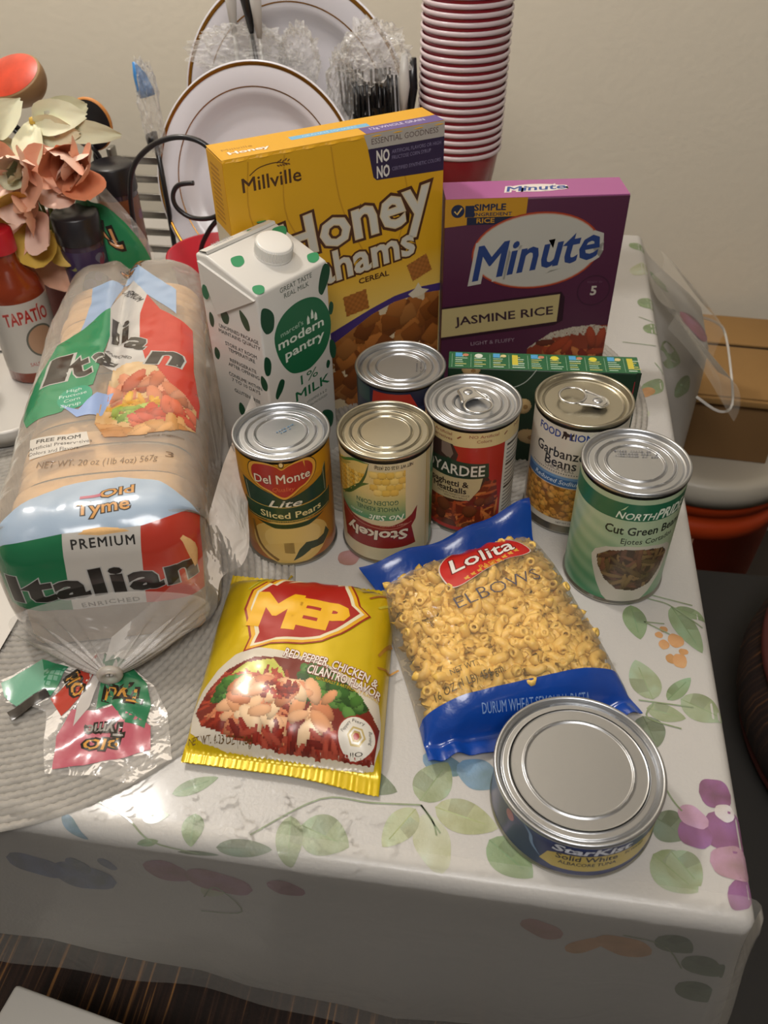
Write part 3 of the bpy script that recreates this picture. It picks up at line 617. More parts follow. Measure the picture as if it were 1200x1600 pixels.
P.poly([(165, 108), (172, 112), (176, 118), (180, 111), (188, 108), (180, 104), (170, 103)], 'cfc3aa', 6)
P.text('Millville', 39.5, 240.5, 11, '4a2f1a', w=51, layer=3, bold=.012, warp=lambda x, y: (x, y + .02 * x)); P.line([(21, 247), (30, 252), (44, 253.5), (54, 251)], .8, '4a2f1a', 3, smooth=5)
for q in range(5): P.ell(46 + q * 2.3, 253.5 + (q % 2), 1.4, .6, '6a4520', rot=40, layer=3); P.ell(46 + q * 2.3, 250.6, 1.4, .6, '6a4520', rot=-30, layer=3)
P.poly([(123, 262), (w, 262), (w, 249), (127, 249.5)], 'aaa39a', 3); P.text('ESSENTIAL GOODNESS', 162, 255.6, 4.6, '5a4a48', w=64, layer=4)
P.poly([(126.5, 250), (w, 249), (w, 220), (134, 223), (131, 226)], '2f2440', 3); P.text('NO', 140.5, 242.5, 9.5, 'd2ccc4', w=12, layer=4, bold=.03); P.text('NO', 140.5, 229.5, 9.5, 'd2ccc4', w=12, layer=4, bold=.03)
P.text('ARTIFICIAL FLAVORS OR HIGH', 173, 244.5, 3, '7d7490', w=48, layer=4); P.text('FRUCTOSE CORN SYRUP', 168, 239.5, 3, '7d7490', w=38, layer=4); P.text('CERTIFIED SYNTHETIC COLORS', 173, 230, 3, '7d7490', w=48, layer=4)
for off, cc, L in ((.075, '4b2a18', 6), (.03, 'ccb892', 7), (.012, 'c3beb2', 8)):
    P.text('Honey', 113, 194, 37, cc, w=146, bold=off, rot=7, layer=L, warp=lambda x, y: (x, y * (1 + x * .0025))); P.text('Grahams', 99, 155, 27, cc, w=143, bold=off, rot=6, layer=L)
P.text('CEREAL', 129, 134.6, 5, '4b2a18', w=31, layer=8, bold=.02, rot=3)
P.build('front_print', planemap((0, 0, 0), (1, 0, 0), (0, 0, 1), (0, -1, 0)), t, M_matte, cu=0)
P = Print(); P.rect(2, 1, w - 2, 41, 'd39c10', 1); P.text('Honey', 27, 13, 6, 'e9e2d2', w=34, layer=3, bold=.03, outline=((.07, 'b5722a'),)); P.text('Millville', 20, 22, 4, 'a8761c', w=26, layer=3)
P.rect(66, 18, 138, 26, '6aa9cf', 2); P.text('GRAHAM SQUARES', 102, 22, 3, 'b9d7e6', w=50, layer=3); P.poly([(126, 17), (w, 17), (w, 1), (126, 1)], '5d4a86', 2); P.text('12g WHOLE GRAIN', 160, 11, 5, 'c9bfd8', w=52, layer=3, bold=.01)
P.build('top_print', planemap((0, 0, H), (1, 0, 0), (0, 1, 0), (0, 0, 1)), t, M_matte, cu=0)
P = Print(); P.rect(1, 0, 41, 200, 'c9c2ac', 1); P.rect(1, 200, 41, 260, 'cf9c1c', 1)
for q in range(12): P.rect(8, 250 - q * 4, 30, 252 - q * 4, 'a8761c', 2)
P.build('side_print', planemap((0, D, 0), (0, -1, 0), (0, 0, 1), (-1, 0, 0)), t, M_matte, cu=0)

M_pur = mat('purple_board', '4a2038', .42, bump=.05, bscale=100)
t, W = carton_frame('rice_box', 'purple instant jasmine rice box standing at the back right', 'box', (-.2353, .5193), (-.0721, .5508), .04, .2)
H, D = .2, .041; w = W * 1000
box('body', 0, W, 0, D, 0, H - .001, M_pur, t, bev=.001); box('top_flap', .0005, W - .0005, .0006, D - .0004, H - .0012, H, mat('pink_flap', 'a0588c', .4), t)
P = Print(); P.poly([(0, 200), (74, 200), (73.5, 184), (60, 180), (20, 176), (0, 174)], 'b5831f', 2); P.ell(11.5, 189, 6, 6, '1a2440', layer=3); P.line([(8.5, 189), (11, 186), (15, 192)], 1.4, 'd5b060', 4)
P.text('1', 22.3, 188.5, 9.5, '1a2440', w=4.5, layer=3, bold=.04); P.text('SIMPLE', 40.5, 192, 5.6, '1a2440', w=28, layer=3, bold=.03); P.text('INGREDIENT', 43.5, 185.6, 3, '1a2440', w=34, layer=3, bold=.02)
P.rect(20, 176, 66, 183, '1b2038', 3); P.text('RICE', 37, 179.8, 4.2, 'b5831f', w=16, layer=4, bold=.02)
P.ell(86, 149, 60, 37.5, '9c3a20', rot=3, layer=5, n=48); P.ell(86, 149, 58.5, 36, 'b08a78', rot=3, layer=6, n=48); P.ell(86, 149, 57.5, 35, 'b0aca2', rot=3, layer=7, n=48)
for off, cc, L in ((.10, 'b0aca2', 8), (.02, '253a70', 9)): P.text('Minute', 88, 148, 32, cc, w=116, bold=off, rot=10, shear=.32, layer=L)
P.ring(146, 107, 16, 16, 1.2, '3a1a2e', layer=3); P.text('5', 146, 107, 9, 'b9b2a6', layer=4, bold=.03); P.text('READY IN', 146, 116, 2, '6d4a5e', w=14, layer=4)
P.poly([(0, 94), (115, 107), (119, 101), (120, 76), (112, 71), (0, 58)], '2c1420', 4); P.poly([(0, 92), (114, 104.5), (114, 75), (0, 61)], 'b0a070', 5)
P.text('JASMINE RICE', 61, 83, 8.6, '33202c', w=96, layer=6, bold=.018, rot=5.5); P.text('LIGHT & FLUFFY', 52, 54.5, 4, '8f7a86', w=44, layer=5, rot=4)
im = Img(84, 0, w, 72, .9, '7c3420', clip=[(88, 46), (98, 54), (110, 63), (130, 68), (150, 70), (w, 69), (w, 0), (84, 0)], seed=6)
for q in range(260):
    xx = im.R.uniform(86, w); yy = 66 - ((140 - xx) / 60) ** 2 * 18 + im.R.uniform(-6, 4); im.blob(xx, yy, 2.6, 1, im.R.uniform(0, 180), 'b5aa98', 2, .1, .3)
im.scatter(36, (100, 0, w, 56), 12, 4.5, ['8f3a20', 'a8552c', '6d2418', 'b06a3a', '5a2a1c']); P.img(im, 3)
P.build('front_print', planemap((0, 0, 0), (1, 0, 0), (0, 0, 1), (0, -1, 0)), t, M_matte, cu=0)
P = Print(); P.ell(85, 21, 26, 9, 'd9cfc9', layer=1, n=32)
for off, cc, L in ((.12, 'd9cfc9', 2), (.02, '2c4a8c', 3)): P.text('Minute', 85, 21, 11, cc, w=54, bold=off, rot=4, shear=.3, layer=L)
P.build('top_print', planemap((0, 0, H), (1, 0, 0), (0, 1, 0), (0, 0, 1)), t, M_matte, cu=0)

t, W = carton_frame('baking_mix_box', 'dark green carton lying on its long side behind the cans', 'box', (-.2185, .4037), (-.0542, .4145), .027, .1)
H, D = .1, .0275; w = W * 1000
box('body', 0, W, 0, D, 0, H - .001, mat('dark_green_board', '16301f', .42), t, bev=.001)
P = Print(); P.rect(160, 0, w, 91, 'a32836', 1); P.poly([(w - 4, 100), (w, 100), (w, 0), (w - 4, 0)], '1d2f22', 2)
P.line([(76, 100), (72, 93), (66, 86), (56, 81), (40, 80)], .9, '9aa39a', 2, smooth=5)
for cx, cy, rx, ry, ro in ((20, 98, 8, 6, 0), (68, 62, 7, 8, 0), (76, 29, 11, 8, -20), (30, 40, 9, 8, 0), (50, 20, 9, 7, 0)):
    im = Img(cx - 12, cy - 12, cx + 12, min(99, cy + 12), .8, '000000'); im.A[:] = -1; im.blob(cx, cy, rx, ry, ro, 'b59a6c', 2, .3, .35); im.blob(cx + 2, cy - 1, rx * .3, ry * .3, 0, '8a6a40', 2, .2, .2); im.mask = im.A[..., 0] >= 0; P.img(im, 2)
P.build('front_print', planemap((0, 0, 0), (1, 0, 0), (0, 0, 1), (0, -1, 0)), t, M_matte, cu=0)
P = Print(); P.rect(.5, .5, w - .5, 27, '235c38', 1); R = random.Random(4)
for k in range(10):
    x = 6 + k * 16.5
    P.rect(x - 3, 2, x - 2.6, 24, '7fa086', 2)
    for q in range(6): P.rect(x, 3.5 + q * 3.2, x + R.uniform(6, 11), 4.7 + q * 3.2, R.choice(['9fb8a2', 'b7b26a', 'b9c9b8']), 2)
    if k % 2 == 0: P.rect(x, 19, x + 6, 25.5, '4d96c4', 3); P.ell(x + 9, 22, 2.6, 2.2, R.choice(['c9b882', 'b9785c']), layer=3)
    elif k % 3 == 0: P.rect(x, 8, x + 5, 24, 'bfb23c', 3)
    else: P.ell(x + 4, 21, 3.5, 3.4, 'cfc43c' if k > 4 else 'c9cfc2', layer=3)
P.build('top_print', planemap((0, 0, H - .001), (1, 0, 0), (0, 1, 0), (0, 0, 1)), t, M_matte, cu=0)

# --- milk carton with slanted top, ear flap and screw cap
t, W = carton_frame('milk_carton', 'white milk carton with green spots and a white screw cap', 'carton', (-.3616, .3404), (-.3206, .4078), .068, .2)
M_milk = mat('milk_board', 'cbc8c2', .35, coat=.2, bump=.04, bscale=60); D = .068; hf, hb = .19, .207; rg = .055
def topz(y): return hf + (hb - hf) * min(1, y / rg)
bm = bmesh.new(); vs = [bm.verts.new(c) for c in ((0, 0, 0), (W, 0, 0), (W, D, 0), (0, D, 0), (0, 0, hf), (W, 0, hf), (W, rg, hb), (0, rg, hb), (0, D, hb - .001), (W, D, hb - .001))]
for f in ((3, 2, 1, 0), (0, 1, 5, 4), (1, 2, 9, 6, 5), (2, 3, 8, 9), (3, 0, 4, 7, 8), (4, 5, 6, 7), (7, 6, 9, 8)): bm.faces.new([vs[i] for i in f])
bmesh.ops.bevel(bm, geom=bm.edges[:], offset=.0022, segments=3, affect='EDGES', profile=.5); frombm('body', bm, M_milk, t, True)
mesh('top_seam', [(.002, rg, hb + .0002), (W - .002, rg, hb + .0002), (W - .002, rg + .001, hb + .0024), (.002, rg + .001, hb + .0024), (W - .002, rg + .009, hb + .0012), (.002, rg + .009, hb + .0012), (.002, rg + .0092, hb - .0006), (W - .002, rg + .0092, hb - .0006)], [(0, 1, 2, 3), (3, 2, 4, 5), (5, 4, 7, 6)], M_milk, t, False)
for s, x in ((-1, 0), (1, W)):
    e = .0022 * s; A = [(x, .002, hf - .004), (x, D - .004, hb - .006), (x + e * .6, D * .70, hf - .030)]; B = [(a + e, b, c) for a, b, c in A]
    mesh('ear_flap', A + B, [(3, 4, 5), (0, 1, 4, 3), (1, 2, 5, 4), (2, 0, 3, 5)], M_milk, t, False)
M_capw = mat('cap_plastic', 'd8d5cf', .35, sub=.1); sl = math.atan2(hb - hf, rg)
V = []; prof = [(.0155, 0), (.0155, .0015), (.0150, .0022), (.0150, .0105), (.0142, .0118), (.0128, .0122), (0, .0122)]; seg = 144
for r, z in prof:
    for i in range(seg):
        a = 2 * PI * i / seg; rr = r + (.00045 if (i % 2 and .0022 <= z <= .0106) else 0); V.append((rr * math.cos(a), rr * math.sin(a), z))
cpo = mesh('screw_cap', V, gridf(seg, len(prof), wrapu=True), M_capw, t); cpo.location = (.047, .029, topz(.029)); cpo.rotation_euler = (sl, 0, 0)
for p in cpo.data.polygons: p.use_smooth = p.index // seg > 3
P = Print(); G1, G2 = '1c6340', '14452e'
P.poly([(q.x, q.y) for q in smooth_path([(13, 148, 0), (22, 162, 0), (38, 168, 0), (55, 167, 0), (68, 160, 0), (77, 145, 0), (78, 128, 0), (70, 112, 0), (52, 103, 0), (38, 104, 0), (26, 110, 0), (16, 127, 0)], 5, True)], G1, 1)
P.text("marcel's", 33, 148, 4.2, 'a9c2b0', w=26, layer=3, rot=2, warp=lambda x, y: (x, y)); P.text('modern', 43, 139.5, 8, 'cfd6cb', w=53, layer=3, bold=.02); P.text('pantry', 46, 127.5, 8, 'cfd6cb', w=46, layer=3, bold=.02)
for q in ((52, 147, 3), (57, 150, 3.6), (61, 147, 2.6)): P.poly([(q[0] - 1.6, q[1] - 3), (q[0] + 1.6, q[1] - 3), (q[0] + 1.4, q[1] + 2), (q[0], q[1] + 2 + q[2]), (q[0] - 1.4, q[1] + 2)], 'cfd6cb', 3)
P.text('GREAT TASTE', 42, 185, 4, '59655c', w=36, layer=2); P.text('REAL MILK', 42, 179, 4, '59655c', w=28, layer=2)
P.text('1%', 48, 96, 9, G1, w=21, layer=2); P.text('MILK', 51, 82.5, 9, G1, w=42, layer=2, bold=.012); P.text('VITAMINS A & D', 55, 71, 2.6, '6d766f', w=26, layer=2); P.text('ULTRA-PASTEURIZED', 55, 66, 2.2, '6d766f', w=26, layer=2)
def spot(x, y, a, b, r, c=G2, L=1):
    P.poly([(q.x, q.y) for q in smooth_path([(x + (a * math.cos(k) * (1 + .18 * math.sin(2 * k + r)) * math.cos(r) - b * math.sin(k) * math.sin(r)), y + a * math.cos(k) * math.sin(r) + b * math.sin(k) * (1 + .15 * math.cos(3 * k + r)) * math.cos(r), 0) for k in frange(0, 2 * PI, 9)[:-1]], 3, True)], c, L)
spot(8, 166, 7, 12, .3); spot(2.5, 127, 4, 9, .1); spot(74, 176, 6, 13, -.3); spot(80, 147, 3, 6, 0); spot(79, 108, 4, 10, .2); spot(72, 96, 2.4, 4, 0); spot(13, 100, 4, 9, -.5); spot(4, 60, 5, 9, .3); spot(66, 40, 8, 12, .4)
P.build('front_print', planemap((0, 0, 0), (1, 0, 0), (0, 0, 1), (0, -1, 0)), t, M_matte, cu=0)
P = Print(); spot(26, 159, 5, 7, .2); spot(50, 163, 4, 9, .5); spot(8, 150, 3, 7, 0); spot(8, 118, 3.5, 6, 0); spot(64, 110, 4, 7, .2); spot(66, 60, 5, 8, .2); spot(30, 70, 4, 7, 0)
for q, s in enumerate(('UNOPENED PACKAGE', 'MAINTAINS QUALITY', '', 'STORE AT ROOM', 'TEMPERATURE', '', 'REFRIGERATE', 'AFTER OPENING', '', 'CONSUME WITHIN', '7 TO 10 DAYS', '', 'GLUTEN FREE')):
    if s: P.text(s, 40, 148 - q * 5, 3.3, '3b403c', w=len(s) * 2.9, layer=2, bold=.01)
P.build('side_print', planemap((0, D, 0), (0, -1, 0), (0, 0, 1), (-1, 0, 0)), t, M_matte, cu=0)
P = Print(); P.ring(33, 181, 6, 6.5, .5, '6b6f6b'); 
for k in range(3):
    a = k * 120; P.ring(33, 181, 3.2, 3.4, 1, '4a4e4a', layer=2, a0=a, a1=a + 85, n=8)
spot(9, 176, 4.5, 6.5, 0, G1, 1)
P.build('flap_print', planemap((-.0023, D, 0), (0, -1, 0), (0, 0, 1), (-1, 0, 0)), t, M_matte, cu=0)
P = Print(); GT = '2b8558'; spot(17, 39, 7, 5.5, .4, GT); spot(7, 5, 5.5, 5, 0, GT); spot(72, 48, 9, 6, .3, GT); spot(72, 9, 7, 5, .3, GT)
P.build('top_print', lambda u, v, d: Vector((u * .001, v * .001 * math.cos(sl), hf + v * .001 * math.sin(sl) + d * .001 + .0001)), t, M_matte, cu=0)
P = Print(); spot(52, 4, 3, 2.5, 0, GT); stampdots(P, 25, 9, 20, 2, '8a8d92', 0, 6); spot(72, 11, 6, 3, 0, GT)
P.build('seam_print', planemap((0, rg, hb + .0004 + .0013), (1, 0, 0), (0, 1, 0), (0, 0, 1)), t, M_matte, cu=0)

# ------------------------------------------------------------------ noodle packet
def wr(x, y, k=1.):    # crumple in the foil, mm
    return k * (1.5 * nz(x, y * .6, 1, .04) + .35 * nz(x, y, 5, .09))
HW, HH = 66., 84.
def mep_xy(x, y): return x + .082 * y, y
def mep(x, y, d=0., bottom=False):
    u = x + .082 * y + 1; e = abs(u) / HW; f = abs(y) / 76.
    th = 31 * max(0, 1 - min(1, e) ** 3.4) ** .55 * max(0, 1 - min(1, f) ** 5) ** .6
    cr = 1.0 if abs(y) < 72 else 0.
    z = 4 + th * .93 + (wr(x, y, 1.3) * (1 if th > 2 else .3)) + (0 if cr else .8 * math.sin(u * 1.6))
    z += 2.6 * math.exp(-((abs(y) - 68) / 6) ** 2) * nz(u, 0, 3, .1) * (1 - e * .6)
    z += 7 * sst(60, 78, -y) * sst(10, 70, -u) * 0 - 3 * sst(74, 84, -y) * sst(30, 70, u)
    if bottom: z = min(z - .5, 3 - th * .03)
    return Vector((x * .001, y * .001, max(.0006, (z + d) * .001)))
t = thing('noodle_packet', 'shiny yellow noodle soup packet with a red flame badge in front of the cans', 'packet', (-.297, .138, .0015))
M_foil = mat('yellow_foil', 'cdb010', .3, metal=.25, bump=.25, bscale=45, coat=.3)
def zig(y): return 0
us = frange(-HW, HW, 80); vs_ = frange(-84, 84, 96)
def edge_y(u, v):
    if v < -83: return v - 4 * sst(10, 66, u) - 1.0 * (int(u / 2) % 2)
    return v
def mp(u, v, b=False):
    v2 = v - (5 * sst(0, 66, u) + 1.5) * sst(70, 84, -v); return mep(u - .082 * v - 1, v2, 0, b)
ft = [mp(u, v) for v in vs_ for u in us]; fb = [mp(u, v, True) for v in vs_ for u in us]; n = len(ft)
mesh('pouch', ft + fb, gridf(80, 96) + [tuple(i + n for i in q[::-1]) for q in gridf(80, 96)], M_foil, t)
P = Print()
for q in range(26):
    R = random.Random(q); x = R.uniform(-62, 62); y = R.uniform(-5, 74); P.line([(x, y), (x + R.uniform(6, 16), y + R.uniform(10, 22))], 1.6, R.choice(['8a7414', 'a8782c', 'b9b03a', '7c7a1a', '9a5a2a']), 1)
P.poly([(-60, -55), (-57, -40), (-50, -25), (-40, -14), (-24, -8), (-8, -9), (20, -14), (62, -30), (66, -45), (68, -62), (66, -76), (40, -78), (0, -77), (-30, -76), (-48, -74), (-58, -68)], 'c9c0b0', 2)
im = Img(-60, -79, 68, -10, .9, '6e2014', clip=[(-57, -56), (-52, -42), (-42, -27), (-25, -17), (-8, -15), (10, -14), (30, -20), (52, -35), (66, -52), (66, -74), (30, -75), (0, -74), (-30, -71), (-50, -66)], seed=8)
im.poly([(-40, -44), (-30, -22), (-12, -17), (-4, -24), (-6, -40)], 'c2bd5a'); im.blob(-20, -36, 20, 16, 20, 'b4b552', 2, .2, .1)
im.scatter(120, (-56, -74, 10, -30), 8, 1.4, ['b0523a', 'a03a24', 'c87a54', '8a2c1c'])
im.scatter(90, (10, -52, 56, -18), 5, 3.5, ['3f6a26', '2f5a20', '55803a', '274a1c']); im.scatter(30, (-44, -52, -28, -34), 4, 3, ['3f6a26', '2c521c', '548238'])
im.scatter(60, (-34, -66, 34, -34), 9, 4.2, ['d9ae84', 'cf9368', 'e2c29c', 'c47c54', 'd8a57c'])
im.scatter(50, (-12, -46, 10, -34), 2, 1.6, ['8a2418', 'a83a24', '7a2016']); im.scatter(60, (-30, -76, 60, -66), 7, 1.8, ['8a2a1c', 'a04432', '6d2016']); P.img(im, 6)
fl = [(-43, 28), (-43, 48), (-35, 58), (-31, 56), (-26, 66), (-18, 70), (-5, 74), (-3, 77), (12, 76), (18, 73), (20, 66), (25, 69), (27, 62), (33, 50), (36, 42), (44, 36), (33, 20), (28, 14), (17, 5), (4, 1), (-17, -2), (-28, -8), (-33, -10), (-32, 2), (-36, 12)]
def scl(P_, k, cx, cy): return [(cx + (x - cx) * k, cy + (y - cy) * k) for x, y in P_]
P.poly(scl(fl, 1.06, 0, 33), '8f2410', 4); P.poly(scl(fl, 1.02, 0, 33), 'd9a21c', 5); P.poly(scl(fl, .95, 0, 33), 'd9cfae', 6); P.poly(scl(fl, .88, 0, 33), 'a01c14', 7)
P.poly([(-20, 58), (-14, 66), (-8, 69), (0, 71), (-6, 66), (-13, 62)], 'd9cfae', 8)
P.text('M', -21.5, 28, 30, 'dfa90e', w=31, layer=9, bold=.05, rot=-2); P.text('EP', 11.5, 27.5, 23, 'dfa90e', w=36, layer=9, bold=.06, rot=-4)
for off, cc, L in ((.06, '7d1a12', 9), (.018, 'dcd6cc', 10)):
    P.text('RED PEPPER, CHICKEN &', 27, -14.5, 6.8, cc, w=66, bold=off, rot=-8, layer=L); P.text('CILANTRO FLAVOR', 38, -24.5, 6.8, cc, w=50, bold=off, rot=-7, layer=L)
P.text('NATURALLY & ARTIFICIALLY FLAVORED', 42, -30.5, 2.5, 'c9a61c', w=44, rot=-6, layer=10); P.text('NET WT. 4.23 OZ (120g)', -36, -72, 3.4, '5a4010', w=44, layer=10, rot=2)
P.ell(53, -62, 12.5, 12.5, '8a2a1c', layer=9); P.ell(53, -62, 11.7, 11.7, 'd6d0c4', layer=10)
for k in range(4): P.ell(53, -62, 6 - 1.3 * k, 6 - 1.3 * k, ('b9a46a', 'd6d0c4', 'a98f54', '9c2a1c')[k], rot=0, n=6, layer=11 + k)
for a, s in ((90, 'Fiery'), (150, 'Peppery'), (10, 'Burning'), (-80, 'Oil')):
    P.text(s, 53 + 8.8 * math.cos(math.radians(a)), -62 + 8.8 * math.sin(math.radians(a)), 2, '3a3228', w=8, rot=a - 90, layer=12)
def mepmap(x, y, d):
    p = mep(x, y); n = (mep(x + .8, y) - p).cross(mep(x, y + .8) - p).normalized(); return p + n * (d + .2) * .001
P.build('printed_front', mepmap, t, print_mat('foil_print', .32, metal=.05, bump=.15, bscale=45, coat=.2), cu=1.7, cv=1.7, dz=.05, base=.2)

# ------------------------------------------------------------------ pasta bag with loose elbows
ORG = Vector((-.167, .198, .0005)); AG = math.radians(23)
def pst(u, t_, d=0., bottom=False):
    vt = t_ * 104 if t_ < 0 else t_ * (88 + .2 * u)
    hw = 72 + 4 * abs(t_) ** 3 - 5 * sst(.2, .8, t_); e = abs(u) / 76.; f = min(1, abs(t_ + .07) / .80) if t_ < 0 else min(1, t_ / .74)
    th = 39 * max(0, 1 - min(1, e) ** 3.6) ** .5 * max(0, 1 - f ** 4) ** .55
    z = 3 + th + wr(u * .9, vt, 1.4 if th > 4 else .8)
    z += 1.6 * math.exp(-((t_ - .66) / .06) ** 2) * math.sin(u * .35)
    x = u * hw / 76 * (1 + .14 * sst(.7, 1, t_) * (1 if u < 0 else .2))
    if t_ > .72: z += 26 * sst(.72, 1, t_) * (.55 + .45 * sst(-10, 75, u)) + 2 * math.sin(u * .12)
    if t_ < -.8: z += 3.5 * sst(.8, 1, -t_) * (1 + math.sin(u * .09 + 1)) * (1 + .5 * math.sin(u * .31))
    if bottom: z = z - .6 if abs(t_) > .8 else min(z - .6, 1.2)
    return Vector((x * .001, vt * .001, max(.0004, (z + d) * .001)))
pb = thing('pasta_bag', 'clear bag of elbow macaroni with blue ends and a red oval badge', 'bag', ORG, AG)
us = frange(-76, 76, 72); ts = frange(-.72, .74, 70); M_pfilm = film_mat('pasta_film', .035, .09, .5, 30, 'fff4dc', .7)
A_ = [pst(u, v) for v in ts for u in us]; B_ = [pst(u, v, 0, True) for v in ts for u in us]; n = len(A_)
mesh('clear_film', A_ + B_, gridf(72, 70) + [tuple(i + n for i in q[::-1]) for q in gridf(72, 70)] + [(j * 72 + s, j * 72 + s + 72, j * 72 + s + 72 + n, j * 72 + s + n) for j in range(69) for s in (0, 71)], M_pfilm, pb)
M_blue = mat('blue_film', '0f3f94', .25, bump=.5, bscale=60, coat=.5, var=.15, vscale=30)
for nm, a, b in (('bottom_seal', -1., -.715), ('top_seal', .735, 1.)):
    tt = frange(a, b, 16); A_ = [pst(u, v, .1) for v in tt for u in us]; B_ = [pst(u, v, -.6, False) for v in tt for u in us]; n = len(A_)
    so = mesh(nm, A_ + B_, gridf(72, 16) + [tuple(i + n for i in q[::-1]) for q in gridf(72, 16)], M_blue, pb)
    if a < 0:
        P = Print(); P.text('DURUM WHEAT SEMOLINA PASTA', 5, -86, 4.6, '7f9cc8', w=78, rot=-4, sp=1.0); P.text('PRODUCT OF COLOMBIA', 12, -93, 2.6, '6d8cc0', w=40, rot=-4)
        P.build('lettering', lambda x, y, d: pst(x, y / 104, d + .9), so, print_mat('film_print', .3, coat=.3), cu=4, cv=4)
P = Print()
ov = [(q.x, q.y) for q in smooth_path([(-29, 33, 0), (-20, 45, 0), (-2, 58, 0), (20, 62, 0), (40, 53, 0), (50, 38, 0), (40, 31, 0), (24, 29, 0), (6, 22, 0), (-10, 14, 0), (-24, 11, 0), (-29, 20, 0)], 4, True)]
P.poly(scl(ov, 1.03, 8, 38), 'c9b9ae', 1); P.poly(ov, 'b8201c', 2)
P.text('Lolita', 9, 39, 13.5, 'dbd4cc', w=60, rot=14, shear=.35, bold=.012, layer=4, outline=((.05, '6d1410'),)); P.text('PASTA', 12, 27, 4.4, 'cf8c2c', w=22, rot=15, layer=4, bold=.01)
for q in range(9): P.ell(-12 + q * 6.2, 16.5 + q * 2.6, 2.6, .9, 'cf9a3c', rot=45, layer=4, n=8); P.ell(-12 + q * 6.2, 16 + q * 2.6, 2.6, .9, 'cf9a3c', rot=-15, layer=4, n=8)
P.text('ELBOWS', 8, 2, 11, '4d4a55', w=76, rot=12, shear=.1, layer=3, bold=-.012)
P.text('NET WT.', -40, -58, 4, '4d4430', w=20, rot=4, layer=3); P.text('16 OZ (1 LB) 454 gm.', -38, -67, 5, '4d4430', w=52, rot=5, layer=3)
P.build('printing', lambda x, y, d: pst(x, y / 104 if y < 0 else y / (88 + .2 * x), d + .35), pb, print_mat('film_print', .3, coat=.3), cu=2.5, cv=2.5)
# one elbow: a bent tube with a bore
def elbow_mesh(seed):
    R = random.Random(seed); arc = R.uniform(2.2, 2.9); rb = R.uniform(.0046, .0054); ro, ri = .0033, .0016; V = []; ns, nc = 6, 8
    for r in (ro, ri):
        for i in range(ns + 1):
            a = -arc / 2 + arc * i / ns
            for k in range(nc):
                b = 2 * PI * k / nc; q = rb + r * math.cos(b); V.append((q * math.cos(a) - rb, q * math.sin(a), r * math.sin(b)))
    m_ = (ns + 1) * nc; F = gridf(nc, ns + 1, wrapu=True) + [tuple(i + m_ for i in q[::-1]) for q in gridf(nc, ns + 1, wrapu=True)]
    for e in (0, ns):
        for k in range(nc): a, b = e * nc + k, e * nc + (k + 1) % nc; F.append((a, b, b + m_, a + m_) if e else (b, a, a + m_, b + m_))
    return V, F
M_pasta = mat('pasta', 'e0ba60', .45, var=.08, vscale=150, sub=.3)
E0 = []; RR = random.Random(11)
for k in range(3):
    V, F = elbow_mesh(k); me = bpy.data.meshes.new('elbow_macaroni'); me.from_pydata(V, [], F); me.materials.append(M_pasta); me.polygons.foreach_set('use_smooth', [True] * len(F)); E0.append((me, V, F))
rz = Matrix.Rotation(AG, 3, 'Z'); spots = []
for j in range(34):
    for i in range(24):
        if True:
            x = -71 + i * 6.2 + (j % 2) * 3.1 + RR.uniform(-1.6, 1.6); tt_ = -.69 + j * .0425 + RR.uniform(-.012, .012)
            top_ = pst(x, tt_)
            if abs(x) > 66 or top_.z < .014 or tt_ > .70: continue
            spots.append((x, tt_, top_))
RR.shuffle(spots); cnt = 0; SV, SF = [], []
def erot(): 
    q = Vector((RR.gauss(0, 1), RR.gauss(0, 1), RR.gauss(0, .55))).normalized().to_track_quat('Y', 'Z').to_matrix(); return q @ Matrix.Rotation(RR.uniform(0, 2 * PI), 3, 'Y')
placed = []
for x, tt_, p in spots:
    near = any((p.x - a.x) ** 2 + (p.y - a.y) ** 2 < .0071 ** 2 for a in placed)
    if cnt < 300:
        placed.append(p); z = p.z - (.0118 if near else .0072) - RR.uniform(0, .0014); o = bpy.data.objects.new('elbow_macaroni', E0[cnt % 3][0]); C.objects.link(o)
        q = (rz @ Vector((p.x, p.y, 0))) + ORG; o.location = (q.x, q.y, max(.0055, z) + ORG.z); o.rotation_euler = (rz @ erot()).to_euler(); s = RR.uniform(1.0, 1.16); o.scale = (s,) * 3
        tag(o, 'yellow elbow macaroni piece loose inside the clear pasta bag', 'pasta', 'elbow macaroni in the pasta bag'); cnt += 1
    for dz_ in ((.018,) if near else (.0135, .019)) if cnt < 300 else (.0118,):
        z = p.z - dz_ - RR.uniform(0, .002)
        if z < .004: continue
        mm = erot(); k = len(SV); me, V, F = E0[RR.randrange(3)]; SV += [mm @ Vector(v) + Vector((p.x + RR.uniform(-.002, .002), p.y + RR.uniform(-.002, .002), z)) for v in V[:56]]; SF += [tuple(i + k for i in q) for q in F if max(q) < 56]
so = mesh('macaroni_heap', SV, SF, M_pasta); so.location = ORG; so.rotation_euler = (0, 0, AG)
tag(so, 'deeper layers of yellow elbow macaroni filling the clear pasta bag', 'pasta', kind='stuff')

